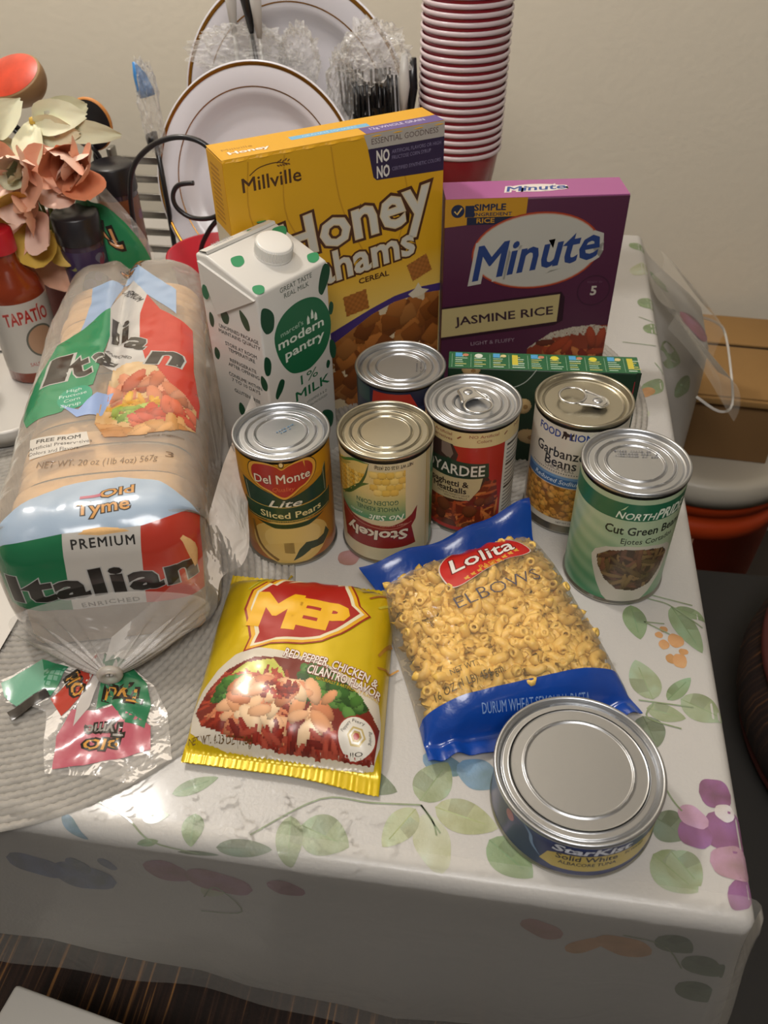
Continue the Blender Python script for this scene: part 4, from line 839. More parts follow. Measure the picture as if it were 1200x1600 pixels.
# ------------------------------------------------------------------ bread loaf in its bag
BX = Vector((-.28514418, .95848464, 0)); BL = Vector((.95848464, .28514418, 0)); BO = Vector((-.437, .148, .0015))
TZ, RC, RS = 116., 30., 34.
def prof(s):   # s in mm up the front face and on along the top -> (a, z, normal a, normal z)
    h1 = TZ - RC
    if s < h1: return -6 * math.sin(PI * max(0, s) / h1 * .9), s, -1, 0
    q = s - h1; L_ = RC * PI / 2
    if q < L_: f = q / RC; return RC - RC * math.cos(f) - 6 * math.sin(PI * .9) * (1 - q / L_), h1 + RC * math.sin(f), -math.cos(f), math.sin(f)
    return RC + q - L_, TZ, 0, 1
def side(w, W, rs=RS):
    k = 1 if w > 0 else -1; w = abs(w); 
    if w < W - rs: return k * w, 0
    q = w - (W - rs); L_ = rs * PI / 2
    if q < L_: return k * (W - rs + rs * math.sin(q / rs)), rs * (1 - math.cos(q / rs))
    return k * W, rs + q - L_
def bag(w, s, d=0., amp=1.):
    a, z, na, nzv = prof(s); W = 76 - 8 * sst(300, 430, a)
    x, drop = side(w, W); flat = max(0, 1 - drop / 30)
    cz = sst(95, 150, a) * flat
    crease = -(5 + 5 * sst(200, 420, a)) * math.exp(-((x - (2 - .022 * (a - 100)) ) / 7) ** 2) * cz + 3.5 * cz * math.exp(-((x + 12) / 14) ** 2)
    wv = amp * (1.6 * nz(x, a * .5, 2, .03) + .8 * nz(x, a, 7, .08) + (.25 * nz(x * 1, s * .3, 4, .15)))
    back = sst(395, 450, a); z2 = z - 50 * back ** 1.4; x *= 1 - .35 * back
    o = d + wv + crease
    a2 = a + na * o - na * -1 * 0 + (drop if na < -.5 else drop * abs(na)) * 1.0; zz = z2 + nzv * o - drop * nzv
    x += (d + wv) * (1 if w > 0 else -1) * (1 - flat)
    zz = max(zz, 1.5)
    return Vector((0, 0, 0)) + BL * (x * .001) + BX * (a2 * .001) + Vector((0, 0, zz * .001))
bb = thing('bread_bag', 'clear printed plastic bag around the loaf of sliced white bread at the left', 'bag', BO)
M_bag = film_mat('bread_film', .22, .12, .5, 20, 'ece5da', .9)
ws = frange(-160, 160, 90); ss = frange(6, 560, 170)
bo_ = surf('clear_film', lambda w, s: bag(w, s), ws, ss, M_bag, bb)
# gathered front end: pleated cone running to the neck, then the right wing
NK = Vector((.0035, -.027, .019)); 
def cone(t_, th):
    a = th; base = Vector((.071 * math.cos(a), -.0115 + .006 * abs(math.cos(a)) ** 4, .033 + .031 * math.sin(a)))
    pl = .0030 * math.sin(17 * a + 2 * math.sin(3 * a)) * (1 - t_) * t_ * 4; k = t_ ** .75
    p = base.lerp(Vector((.0, -.048, .018)), k); p.y += -.012 * math.sin(PI * t_) * 0 + pl; p.z += pl
    if t_ > .98: pass
    return BL * p.x + BX * p.y + Vector((0, 0, max(.002, p.z)))
M_bag2 = film_mat('bread_film_pleat', .20, .14, .6, 30, 'efe9e2', .9)
surf('gathered_end', lambda th, t_: cone(t_, th), frange(0, PI * 2, 200), frange(0, .97, 16), M_bag2, bb)
tube('neck_tie', [BL * (.0062 * math.cos(a)) + BX * (-.0475 + .001) + Vector((0, 0, .018 + .0058 * math.sin(a))) for a in frange(0, 2 * PI, 25)[:-1]],   .0030, film_mat('neck_film', .4, .3, .3, 60, 'e6ddd0'), bb, 8, True)
def wing(u, v):  # loose film on the right, world minus origin
    p0 = [(-.365, .33, .07), (-.358, .26, .06), (-.352, .19, .05), (-.36, .15, .045), (-.385, .122, .035), (-.425, .108, .022)]
    q0 = [(-.376, .34, .10), (-.378, .26, .09), (-.375, .20, .08), (-.378, .165, .07), (-.395, .142, .06), (-.43, .128, .03)]
    k = v * 4.999; i = int(k); f = k - i; A = Vector(p0[i]).lerp(Vector(p0[i + 1]), f); B = Vector(q0[i]).lerp(Vector(q0[i + 1]), f)
    r = B.lerp(A, u); r += Vector((1, -.4, 0)) * .004 * math.sin(v * 23) * u + Vector((0, 0, .006 * math.sin(v * 15) * u)); return r - BO
surf('loose_side_film', wing, frange(0, 1, 10), frange(0, 1, 50), film_mat('side_film', .07, .14, .4, 30, 'efe9e2', .7), bb)
# printing: lower front label, on round the corner and the top panel
P = Print()
toS = lambda z: z if z < TZ - RC else z + (z - (TZ - RC)) * .45
lab = [(-70, 100), (-67, 52), (-45, 48), (-22, 46), (28, 45), (72, 42), (78, 78), (80, 116)]
P.poly([(-70, 100), (-57, 104), (-16, 108), (35, 108), (80, 118), (70, 128), (47, 144), (19, 153), (0, 153), (-19, 149), (-40, 138), (-60, 120)], '9fb2c6', 1)
P.poly([(-70, 99), (-57, 104), (-17, 108), (-23, 46), (-45, 48), (-67, 52)], '1f6b45', 2); P.poly([(-17, 108), (35, 108), (28, 45), (-23, 46)], 'bdb8b0', 2); P.poly([(35, 108), (80, 118), (78, 78), (72, 42), (28, 45)], 'b5392a', 2)
P.text('PREMIUM', 9, 100, 6.4, '2c2a28', w=42, sp=1.2, layer=4, bold=.02, rot=-1)
for off, cc, L in ((.058, 'a9a8a4', 4), (.040, '26221f', 5)): P.text('Italian', 3, 69, 21, cc, w=128, sp=1.08, bold=off, rot=1.5, layer=L)
P.text('ENRICHED', 4, 49.5, 4, '2c2a28', w=40, sp=1.2, layer=4, bold=.01)
for off, cc, L in ((.07, '2a1c14', 4), (.015, 'c98f4a', 5)): P.text('Old', 19, 136.5, 8.5, cc, w=23, bold=off, layer=L, rot=3); P.text('Tyme', 10, 124.5, 9, cc, w=36, bold=off, layer=L, rot=2)
P.poly([(-6, 135), (8, 137), (8, 133.5), (-6, 132.5)], 'b9687a', 6)
K = TZ - RC + RC * PI / 2 - RC      # top panel: a (mm along the loaf) -> s
def T(pts): return [(x, y + K) for x, y in pts]
P.poly(T([(-52, 246), (-31, 267), (-11, 301), (-7, 252), (-10, 201), (-12, 170), (-24, 168), (-30, 150), (-33, 139), (-60, 128), (-70, 150), (-66, 200)]), '2a8a5e', 2)
P.poly(T([(-33, 348), (-30, 314), (-34, 262), (-11, 301), (0, 410), (9, 388), (47, 331), (49, 285), (20, 327), (14, 340), (4, 360), (-6, 360)]), '9db4d2', 1)
P.poly(T([(-11, 301), (-4, 350), (4, 362), (14, 340), (20, 327), (17, 291), (19, 243), (27, 205), (10, 196), (-8, 201), (-7, 252)]), 'c6c3be', 1)
P.poly(T([(20, 327), (34, 294), (65, 262), (68, 198), (76, 152), (75, 132), (49, 154), (37, 196), (27, 205), (19, 243), (16, 291)]), 'c23a2c', 2)
for off, cc, L in ((.06, 'b9b8b2', 5), (.035, '37322e', 6)):
    P.text('I', -45, 203 + K, 36, cc, w=11, bold=off, rot=8, layer=L, shear=.2); P.text('t', -27, 204 + K, 34, cc, w=15, bold=off, rot=12, layer=L); P.text('a', -9, 214 + K, 22, cc, w=14, bold=off, rot=28, layer=L)
    P.text('li', 1, 262 + K, 40, cc, w=12, bold=off, rot=4, layer=L); P.text('a', 19, 240 + K, 24, cc, w=17, bold=off, rot=-25, layer=L); P.text('n', 45, 212 + K, 28, cc, w=26, bold=off, rot=-14, layer=L)
P.text('PREMIUM', 6, 330 + K, 7, '35322f', w=34, rot=-60, sp=1.2, layer=7, bold=.02); P.text('ENRICHED', 4, 218 + K, 4, '35322f', w=24, rot=-30, layer=7)
P.ell(-25, 157 + K, 14, 16, '2f9a78', layer=3); 
for q, s in enumerate(('High', 'Fructose', 'Corn', 'Syrup')): P.text(s, -27, 168 - q * 7 + K, 4.2, 'bcd8cc', w=(12, 22, 13, 16)[q], layer=5, bold=.01, rot=4)
P.poly(T([(-36, 150), (-20, 128), (-2, 130), (4, 165), (-8, 160), (-20, 138)]), '8ea8d8', 4)
im = Img(-8, 96 + K, 74, 206 + K, 1.3, 'c9a06a', clip=T([(0, 200), (20, 206), (36, 196), (48, 170), (62, 155), (73, 140), (73, 112), (50, 102), (30, 100), (4, 98), (-6, 120), (-2, 160)]), seed=3)
im.blob(20, 186 + K, 22, 20, 0, 'd2b48a', 2.4, .2, .15); im.scatter(26, (0, 140 + K, 62, 176 + K), 16, 6, ['c97c58', 'c06a48', 'd49070', 'b9583c']); im.scatter(10, (4, 134 + K, 40, 150 + K), 14, 3, ['d0a030', 'c98f24'])
im.scatter(22, (8, 122 + K, 50, 136 + K), 8, 3, ['8aa03c', '6f8c30', 'a8b85a']); im.scatter(22, (26, 112 + K, 70, 138 + K), 12, 5, ['c0503a', 'cf6a4c', 'b8452c']); im.scatter(16, (0, 98 + K, 70, 112 + K), 14, 5, ['c08a50', 'b57c44', 'cf9a60']); P.img(im, 4)
for off, cc, L in ((.1, '2a1c14', 3), (.02, 'c9863f', 4)): P.text('Old Tyme', 1, 392 + K, 9, cc, w=30, bold=off, rot=60, layer=L)
P.poly(T([(-52, 106), (-10, 108), (-6, 92), (-48, 80)]), 'c9c3ba', 3); P.text('FREE FROM', -30, 102 + K, 4.4, '3a3836', w=32, rot=3, layer=4, bold=.02); P.text('Artificial Preservatives', -28, 95 + K, 4, '3a3836', w=46, rot=5, layer=4); P.text('Colors and Flavors', -32, 88 + K, 4, '3a3836', w=36, rot=5, layer=4)
P.text('NET WT. 20 oz (1lb 4oz) 567g', 2, 70 + K, 7, '6a5442', w=86, rot=-3, layer=4); P.text('Serving suggestion', 48, 97 + K, 2.6, '6a5a48', w=30, layer=4, rot=-2); P.text('3', 53, 73 + K, 6, '6a5442', layer=4, w=6)
P.build('printing', lambda x, y, d: bag(x, y, d + .25), bb, print_mat('bag_print', .22, bump=.35, bscale=30, coat=.6, alpha=.94), cu=3.5, cv=3.5, dz=.06)
# slices
M_crust = mat('bread_crust', 'd3a870', .8, bump=.6, bscale=120, var=.2, vscale=40); M_crumb = mat('bread_crumb', 'e0d0b2', .9, bump=.8, bscale=260, var=.08, vscale=60)
def slice_outline(k):
    pts = [(-60, 3), (-62, 20), (-60, 50), (-66, 66), (-67, 84), (-56, 99), (-34, 106), (0, 108), (34, 106), (56, 99), (67, 84), (66, 66), (60, 50), (62, 20), (60, 3), (30, 1), (-30, 1)]
    return [(q.x, q.y) for q in smooth_path([(x * k, y * (.985 if y > 10 else 1), 0) for x, y in pts], 3, True)]
ORD1 = 'first second third fourth fifth sixth seventh eighth ninth tenth eleventh twelfth thirteenth fourteenth fifteenth sixteenth seventeenth eighteenth nineteenth twentieth twenty-first'.split()
OUT = slice_outline(1); rs_ = random.Random(2); NS = 22; first = None; SLM = None; CRM = None
for i in range(NS):
    th = 17.0; a0 = 3 + i * 17.4; nm = 'bread_slice'
    lab_ = '%s slice of white bread behind the front heel in the loaf bag' % ORD1[i - 1] if 0 < i < NS - 1 else ('browned front heel of the bread loaf nearest the gathered neck of the bag' if i == 0 else 'heel of the bread loaf at the far end of the bag')
    if SLM is None or i in (0, NS - 1):
        n = len(OUT); V = []; lv = [(0, .97), (2, 1.), (th - 2, 1.), (th, .97)]
        dome = 5 if i == 0 else 0
        for a, k in lv: V += [(x * k, a, 2 + (y - 2) * (k * .5 + .5)) for x, y in OUT]
        F = gridf(n, 4, wrapu=True); V += [(0, -dome, 52), (0, th, 52)]; c = len(V); F1 = [(j, c - 2, (j + 1) % n) for j in range(n)] + [(3 * n + (j + 1) % n, c - 1, 3 * n + j) for j in range(n)]
    sl_ = thing(nm, lab_, 'bread', BO + BX * (a0 * .001) + BL * (rs_.uniform(-1, 1) * .001) - BL * (.0 if i < 18 else (i - 17) * .001), math.atan2(BL.y, BL.x), 'slices of bread in the bag' if 0 < i < NS - 1 else None)
    sc = 1 if i < NS - 3 else .97
    if SLM is None or i in (0, NS - 1):
        vv = [Vector(v) * .001 for v in V]
        c1 = mesh('crust', vv, F + (F1 if i in (0, NS - 1) else []), M_crust, sl_); c2 = mesh('crumb', [Vector((v.x * .985, v.y + (.0003 if v.y > .005 else -.0003) * (1 if i else -1), v.z * .985 + .0008)) for v in vv], F1 if i not in (0, NS - 1) else F1[:1], M_crumb, sl_, False)
        if 0 < i < NS - 1: SLM = (c1.data, c2.data)
    else:
        for nm2, d_m in (('crust', SLM[0]), ('crumb', SLM[1])): link(bpy.data.objects.new(nm2, d_m), sl_)
    sl_.scale = (sc, 1, sc * rs_.uniform(.985, 1.01)); sl_.rotation_euler = (rs_.uniform(-.02, .02), 0, math.atan2(BL.y, BL.x) + rs_.uniform(-.015, .015))
# tail at the front (coordinates in mm of the table)
M_tail = film_mat('tail_film', .16, .1, .9, 40, 'efe9e2', .9)
def tz(x, y):
    dn = math.hypot(x + 434, y - 118); return 3.5 + 14 * math.exp(-dn / 30) + 2.4 * nz(x, y, 3, .06) + 3 * abs(nz(x, y * .4, 9, .05)) + (1.6 * math.sin(math.atan2(y - 118, x + 434) * 13) * math.exp(-dn / 60))
tail = lambda x, y, d: Vector((x * .001, y * .001, (tz(x, y) + d) * .001)) - BO
fan = [(-446, 124), (-424, 124), (-395, 107), (-379, 88), (-364, 54), (-384, 33), (-414, 34), (-443, 32), (-452, 50), (-462, 76), (-500, 82), (-508, 96), (-492, 114), (-470, 116)]
bm = bmesh.new(); bm.faces.new([bm.verts.new((x, y, 0)) for x, y in fan])
for ax_ in (0, 1):
    for c_ in range(-520, 140, 4):
        no = Vector((1, 0, 0)) if ax_ == 0 else Vector((0, 1, 0)); bmesh.ops.bisect_plane(bm, geom=bm.verts[:] + bm.edges[:] + bm.faces[:], plane_co=no * c_, plane_no=no)
for v in bm.verts: v.co = tail(v.co.x, v.co.y, 0)
tl = frombm('bag_tail', bm, M_tail, bb, True)
P = Print()
P.poly([(-437, 125), (-420, 122), (-400, 107), (-392, 92), (-389, 72), (-404, 75), (-420, 89), (-428, 82), (-432, 108)], '1f7048', 3); P.poly([(-442, 124), (-452, 106), (-463, 86), (-449, 73), (-445, 78), (-442, 87), (-438, 107)], 'b03a2c', 2)
P.poly([(-443, 78), (-426, 82), (-418, 88), (-386, 75), (-380, 58), (-411, 43), (-439, 35), (-446, 58)], 'b05564', 1); P.poly([(-442, 124), (-437, 125), (-434, 114), (-433, 83), (-438, 67), (-441, 85)], 'bfb8b2', 4)
P.poly([(-505, 95), (-492, 111), (-485, 119), (-461, 113), (-464, 88), (-471, 94), (-485, 78), (-498, 85)], '6fa58c', 1); P.poly([(-485, 119), (-461, 113), (-464, 88), (-471, 94), (-478, 108)], '2a8058', 2); P.poly([(-489, 72), (-470, 94), (-464, 88), (-482, 66)], '2b2624', 3)
for off, cc, L in ((.14, '1f1812', 5), (.02, 'c98f3c', 6)):
    P.text('Tyd', -413, 96, 9, cc, w=24, rot=186, bold=off, layer=L); P.text('Old', -449, 98, 9, cc, w=20, rot=130, bold=off, layer=L); P.text('plO', -415, 57, 8, cc, w=22, rot=186, bold=off, layer=L); P.text('Tyme', -416, 68, 8, cc if L == 5 else '8f8a84', w=26, rot=188, bold=off, layer=L)
P.build('tail_print', lambda x, y, d: tail(x, y, d + .4), tl, print_mat('bag_print2', .25, bump=.3, bscale=40, coat=.5), cu=4, cv=4, dz=.05)
# tail at the far end, standing up
def tail2(u, v, d=0):   # u across -1..1, v 0..1 upwards, at the far end of the bag
    w_ = .004 + .046 * math.sin(PI * min(1, v * 1.05)) ** .9 * (1.15 - .6 * v)
    x = -.580 - .03 * v + u * w_; y = .560 + .02 * v + .01 * abs(u); z = .075 + .115 * v + .004 * math.sin(9 * u + 5 * v) - .018 * u * (1 - v)
    return Vector((x, y - .006 * math.cos(u * 1.4) - d * .001, z + d * .0004)) - BO
t2 = surf('bag_tail', lambda u, v: tail2(u, v), frange(-1, 1, 24), frange(0, 1, 30), M_bag2, bb)
P = Print(); P.poly([(-.55, .15), (.2, .08), (.95, .3), (.75, .62), (.1, .80), (-.6, .86), (-.75, .5)], '23784c', 1)
P.line([(-.95, .15), (-.85, .5), (-.8, .9)], .14, 'b9787c', 1)
for off, cc, L in ((.14, '1f1812', 2), (.03, 'c98f5c', 3)): P.text('Tyd', .1, .5, .14, cc, w=.62, rot=176, bold=off, layer=L)
P.build('tail_print', lambda x, y, d: tail2(x, y, d * 2 + 1), t2, print_mat('bag_print2'), cu=.12, cv=.06, dz=.12)
tube('neck_twist', smooth_path([Vector((-.616, .578, .185)) - BO, Vector((-.622, .582, .215)) - BO, Vector((-.628, .585, .245)) - BO], 6), .0065, film_mat('neck_film'), t2, 10)

# ------------------------------------------------------------------ stack of cups
M_red = mat('cup_red', '8c1220', .3, coat=.2); M_cw = mat('cup_white', 'cdbcc0', .35, coat=.2)
cw, cz = .0485, .122
def cup_parts(par):
    bo = [(0, .004), (.028, .004), (.029, 0), (.0305, 0), (.031, .003), (.0345, .04), (.0355, .041), (.041, .09), (.0415, .0905), (.0462, cz - .002)]
    a = lathe('outer_wall', bo, M_red, par, 48); lin_ = [(0, .0048), (.0275, .0048), (.030, .006), (.0338, .04), (.0405, .09), (.0458, cz - .001)]
    b = lathe('white_lining', lin_ + [(.0465, cz + .0012), (.0478, cz + .0018), (.0488, cz + .0004), (.0487, cz - .0022), (.0474, cz - .0034), (.0462, cz - .0022)], M_cw, par, 48); return a, b
ORD = 'first second third fourth fifth sixth seventh eighth ninth tenth eleventh twelfth thirteenth fourteenth fifteenth sixteenth seventeenth eighteenth nineteenth twentieth twenty-first twenty-second'.split()
cup_lab = ['red plastic cup with white lining, %s' % s for s in ['topmost of the tall stack at the back', 'bottommost of the tall stack with its red side showing']]
c0 = None; NC = 22
for i in range(NC):
    z = .036 + i * .0083; lb = cup_lab[1] if i == 0 else cup_lab[0] if i == NC - 1 else 'red plastic cup with white rim, %s from the top of the tall stack' % ORD[NC - 1 - i]
    c = thing('plastic_cup', lb, 'cup', (-.245 + .0002 * i, .790, z), group='red plastic cups in the tall stack')
    if not c0: c0 = c; pa = cup_parts(c)
    else:
        for k in pa: link(bpy.data.objects.new(k.name.split('.')[0], k.data), c)
st = thing('cup_stand', 'small white stand under the stack of red cups', 'stand', (-.245, .79, 0)); lathe('base', [(0, 0), (.04, 0), (.04, .003), (.031, .006), (.031, .0355), (0, .0355)], M_cw, st, 32)

# ------------------------------------------------------------------ plates
M_pl = mat('plate_white', 'd3d0d6', .3, coat=.3); M_gold = mat('gold_band', 'b07c2e', .25, metal=.85)
def plate(label, c, r, yaw, tilt):
    n_ = Vector((math.sin(yaw) * math.cos(tilt), -math.cos(yaw) * math.cos(tilt), math.sin(tilt)))
    t = thing('dinner_plate', label, 'plate', c, group=None); t.rotation_euler = n_.to_track_quat('Z', 'Y').to_euler()
    lathe('dish', [(0, -.012), (r * .60, -.012), (r * .66, -.010), (r * .72, -.002), (r * .76, 0), (r * .985, .003), (r, .0025), (r * .998, .0012), (r * .76, -.002), (r * .70, -.005), (r * .62, -.0145), (0, -.0145)], M_pl, t, 96)
    def z_(q): return .003 * (q - .76) / .225
    lathe('gold_rim', [(r * .985, .0031 + .0002), (r * .955, z_(.955) + .0003), (r * .955, z_(.955)), (r * .985, .003)], M_gold, t, 96)
    lathe('gold_line', [(r * .795, z_(.795) + .0003), (r * .785, z_(.785) + .0003), (r * .785, z_(.785)), (r * .795, z_(.795))], M_gold, t, 96)
plate('white plastic plate with gold rim standing behind the cereal box', (-.4691, .718, .1318), .125, -.1245, .3057)
plate('white plastic plate with gold rim standing at the back behind the other plate', (-.444, .822, .180), .142, -.15, .11)
M_blk = mat('black_wire', '17161a', .4, coat=.3)
t = thing('wire_rack', 'black scrolled wire rack holding the white plates', 'rack', (-.5, .66, 0))
o_ = Vector((-.5, .66, 0))
def W_(pts, r=.0028): return smooth_path([Vector(p) - o_ for p in pts], 6)
f_ = 1.0
lp = [(-.584, .62, .03), (-.583, .62, .09), (-.581, .62, .142), (-.571, .62, .178), (-.549, .62, .200), (-.522, .62, .211), (-.498, .62, .210), (-.482, .62, .199), (-.474, .62, .18), (-.472, .62, .10), (-.472, .62, .004)]
tube('wire_hoop', W_(lp), .0029, M_blk, t)
tube('wire_scroll', W_([(-.505, .615, .168), (-.522, .615, .165), (-.530, .615, .154), (-.528, .615, .141), (-.514, .615, .131), (-.494, .615, .131), (-.480, .615, .138), (-.472, .615, .15)]), .0026, M_blk, t)
tube('wire_scroll', W_([(-.476, .615, .138), (-.496, .615, .118), (-.51, .615, .09), (-.50, .615, .06)]), .0026, M_blk, t)
for y in (.68, .80): tube('rail', [Vector((-.60, y, .0035)) - o_, Vector((-.33, y, .0035)) - o_], .003, M_blk, t)
for x in (-.584, -.34): tube('foot_bar', [Vector((x, .60, .0035)) - o_, Vector((x, .86, .0035)) - o_], .003, M_blk, t)
for x in (-.50, -.36): tube('plate_support', W_([(x, .84, .004), (x, .835, .03), (x, .82, .036), (x, .805, .034), (x, .80, .05)]), .0026, M_blk, t)

# ------------------------------------------------------------------ cutlery in clear wrapping
M_crk = film_mat('crinkle_film', .20, .18, .5, 60, 'f6f4f0', .6); M_bp = mat('black_plastic', '1d1d20', .3, coat=.2); M_wp = mat('white_plastic', 'cfcdc8', .35)
def crumple(name, c, sx, sy, sz, parent, material, seed=0, sub=5, k=.30):
    bm = bmesh.new(); bmesh.ops.create_icosphere(bm, subdivisions=sub, radius=1)
    for v in bm.verts:
        q = v.co * 2.2; n = noise.noise(q + Vector((seed, 0, 0))) + .7 * (abs(noise.noise(q * 2.3 + Vector((seed, 4, 0)))) * 2 - .5) + .12 * noise.noise(q * 6 + Vector((seed, 9, 0))); v.co = Vector((v.co.x * sx, v.co.y * sy, v.co.z * sz)) * (1 + k * n) + Vector(c)
    return frombm(name, bm, material, parent, smooth=False)
jar = thing('cutlery_caddy', 'white open caddy holding wrapped black and white cutlery', 'caddy', (-.335, .772, 0))
for nm, a in (('back_wall', (-.04, .04, .022, .025)), ('front_wall', (-.04, .04, -.025, -.022))): box(nm, a[0], a[1], a[2], a[3], 0, .13, M_wp, jar, bev=.001)
for x in (-.04, .037): box('side_wall', x, x + .003, -.022, .022, 0, .13, M_wp, jar)
box('bottom', -.037, .037, -.022, .022, 0, .003, M_wp, jar)
def utensil(label, x, y, z, L, mt, lean=0, group=None, kind='fork', rz=0):
    t = thing('plastic_' + kind, label, 'cutlery', (x, y, z), group=group, rot=(random.Random(int(x * 1e4)).uniform(-.05, .05), lean, rz))
    tube('handle', [(0, 0, 0), (0, 0, L * .35), (0, .001, L * .7)], .0032, mt, t, 6, taper=[1.2, 1, .8])
    if kind == 'fork':
        V = [(-.009, 0, L * .78), (.009, 0, L * .78), (.0025, .002, L * .69), (-.0025, .002, L * .69), (-.009, .001, L * .78), (.009, .001, L * .78), (.0025, .003, L * .69), (-.0025, .003, L * .69)]
        hd = mesh('head', V, [(0, 1, 2, 3), (7, 6, 5, 4), (0, 4, 5, 1), (1, 5, 6, 2), (2, 6, 7, 3), (3, 7, 4, 0)], mt, t, False)
        for k in range(4): tube('tine', [(-.0075 + k * .005, .0005, L * .78), (-.0072 + k * .0048, -.001, L)], .0013, mt, hd, 5)
    else: tube('blade', [(0, .001, L * .7), (0, .001, L * .85), (0, .001, L)], .0055, mt, t, 6, taper=[.6, 1.3, .7])
    return t
RR = random.Random(5)
for k in range(13):
    utensil('black plastic fork bundled in clear wrap behind the cereal box', -.366 + k * .0043, .772 + RR.uniform(-.014, .014), .06, .165 + RR.uniform(0, .02), M_bp, RR.uniform(-.06, .02), 'black plastic forks in the clear bundle', rz=RR.uniform(-.6, .6))
utensil('white plastic knife standing beside the black forks', -.311, .768, .05, .208, M_wp, .03, kind='knife')
utensil('black plastic knife beside the wrapped forks next to the cups', -.306, .776, .05, .20, M_bp, .04, kind='knife')
wrp = tag(crumple('plastic_wrap', (0, 0, 0),   .036, .020, .034, None, M_crk, 3), 'crinkled clear plastic wrap over the black forks', 'plastic wrap'); wrp.location = (-.340, .770, .252)
wrp = tag(crumple('plastic_wrap', (0, 0, 0),   .016, .018, .045, None, M_crk, 8), 'crinkled clear plastic wrap left of the black forks', 'plastic wrap'); wrp.location = (-.375, .768, .215)
for k, (x, dx) in enumerate(((-.497, 0), (-.481, .01), (-.466, .0))): utensil(('left of the three white plastic knives standing behind the front plate', 'middle one of the three white plastic knives behind the front plate', 'right one of the three white plastic knives behind the front plate')[k], x, .782, .10, .24, M_wp, dx, 'white plastic knives behind the plate', kind='knife')
utensil('thin black plastic stick leaning among the white knives behind the plate', -.462, .776, .12, .22, M_bp, -.08, kind='knife')
wrp = tag(crumple('plastic_wrap', (0, 0, 0), .055, .012, .028, None, M_crk, 12), 'crinkled clear plastic wrap around the white knives behind the plate', 'plastic wrap'); wrp.location = (-.488, .782, .250)
wrp = tag(crumple('plastic_wrap', (0, 0, 0), .022, .012, .035, None, M_crk, 15), 'small puff of clear plastic wrap in front of the rear plate', 'plastic wrap'); wrp.location = (-.425, .782, .245)
t = thing('wrapped_utensil', 'blue handled utensil in clear wrap on a black stem left of the plates', 'utensil', (-.585, .715, .0))
tube('stem', [(.002, 0, .0), (.004, 0, .10), (.004, 0, .185)], .0032, M_blk, t); lathe('collar', [(0, .168), (.006, .170), (.007, .176), (.006, .182), (0, .184)], M_blk, t, 16)
V = []; F = []
V, F = tube_data([(.004, 0, .222), (.002, 0, .230), (-.001, 0, .244), (-.005, 0, .256)], .0095, 12, taper=[1, 1, .75, .15]); hd = mesh('blue_head', [Vector((v[0], v[1] * .5, v[2])) for v in V], F, mat('blue_plastic', '3f86c8', .35), t)
o = crumple('clear_wrap', (.004, 0, .21), .012, .010, .048, t, M_crk, 21, 4)

# ------------------------------------------------------------------ left side: flowers, jars, bottles, tray
M_wpl = mat('tray_white', 'c3bfb8', .4, coat=.2)
t = thing('serving_tray', 'white plastic tray under the sauce bottles at the left edge', 'tray', (-.73, .50, 0))
V = []; lv = [(0, 0, .000), (-.004, 0, .000), (.006, 0, .024), (.009, 0, .027), (.012, 0, .024), (.002, 0, .002)]
rx, ry = .115, .14
def rr(o, z, n=48): return [((rx + o) * math.copysign(abs(math.cos(a)) ** .35, math.cos(a)), (ry + o) * math.copysign(abs(math.sin(a)) ** .35, math.sin(a)), z) for a in frange(0, 2 * PI, n + 1)[:-1]]
for o_2, z in ((-.115, .0), (-.06, .0), (-.004, .0), (.004, .02), (.009, .026), (.013, .024), (.004, .003), (-.004, .0035), (-.06, .003), (-.11, .003)): V += rr(o_2, z)
mesh('dish', V, gridf(48, 10, wrapu=True), M_wpl, t)
def bottle(name, label, loc, prof_, m_, capm, cap_z0, cap_z1, cap_r, lab=None, liquid=None, rot=(0, 0, 0), cat='bottle'):
    t = thing(name, label, cat, loc, rot=rot); lathe('glass', prof_, m_, t, 40)
    if liquid: lathe('sauce', liquid[0], liquid[1], t, 32)
    n = 40; V = []
    for r, z, rb in ((cap_r, cap_z0, 1), (cap_r, cap_z1 - .002, 1), (cap_r - .0015, cap_z1, 0), (0, cap_z1, 0)):
        for i in range(n): a = 2 * PI * i / n; q = r + (.0004 if rb and i % 2 else 0); V.append((q * math.cos(a), q * math.sin(a), z))
    mesh('cap', V, gridf(n, 4, wrapu=True), capm, t); return t
M_hot = mat('hot_sauce', '7c2e12', .15, coat=.5, var=.25, vscale=25); M_dk = mat('dark_sauce', '3a120c', .15, coat=.5)
a_ = faceang(-.668, .497)
t = bottle('hot_sauce_bottle', 'hot sauce bottle with red cap and white label at the left edge', (-.668, .497, .0035), [(0, 0), (.027, 0), (.03, .003), (.03, .095), (.026, .108), (.016, .120), (.0135, .128), (.0132, .140)], M_hot, mat('red_cap', 'b01826', .35), .136, .158, .0155)
P = Print(); P.rect(-55, 14, 55, 92, 'b9b4ac', 1)
P.text('TAPATÍO', 4, 76, 13, 'a32a24', w=46, layer=3, bold=.02, outline=((.05, 'c9aaa0'),), warp=lambda x, y: (x, y + .0045 * x * x * -1 + 1)); P.ell(12, 48, 16, 18, '5a5a50', layer=3); P.ell(12, 48, 14, 16, 'a88468', layer=4); P.text('SALSA PICANTE', 10, 24, 4, 'a32a24', w=34, layer=3)
P.build('label', cylmap(.0301, a_), t, M_lab, cu=4, dz=.03)
t = bottle('sauce_bottle', 'dark sauce bottle with a pale label cut off by the left edge', (-.722, .438, .0035), [(0, 0), (.027, 0), (.03, .003), (.03, .085), (.016, .115), (.0135, .130)], M_dk, mat('red_cap'), .128, .148, .0155)
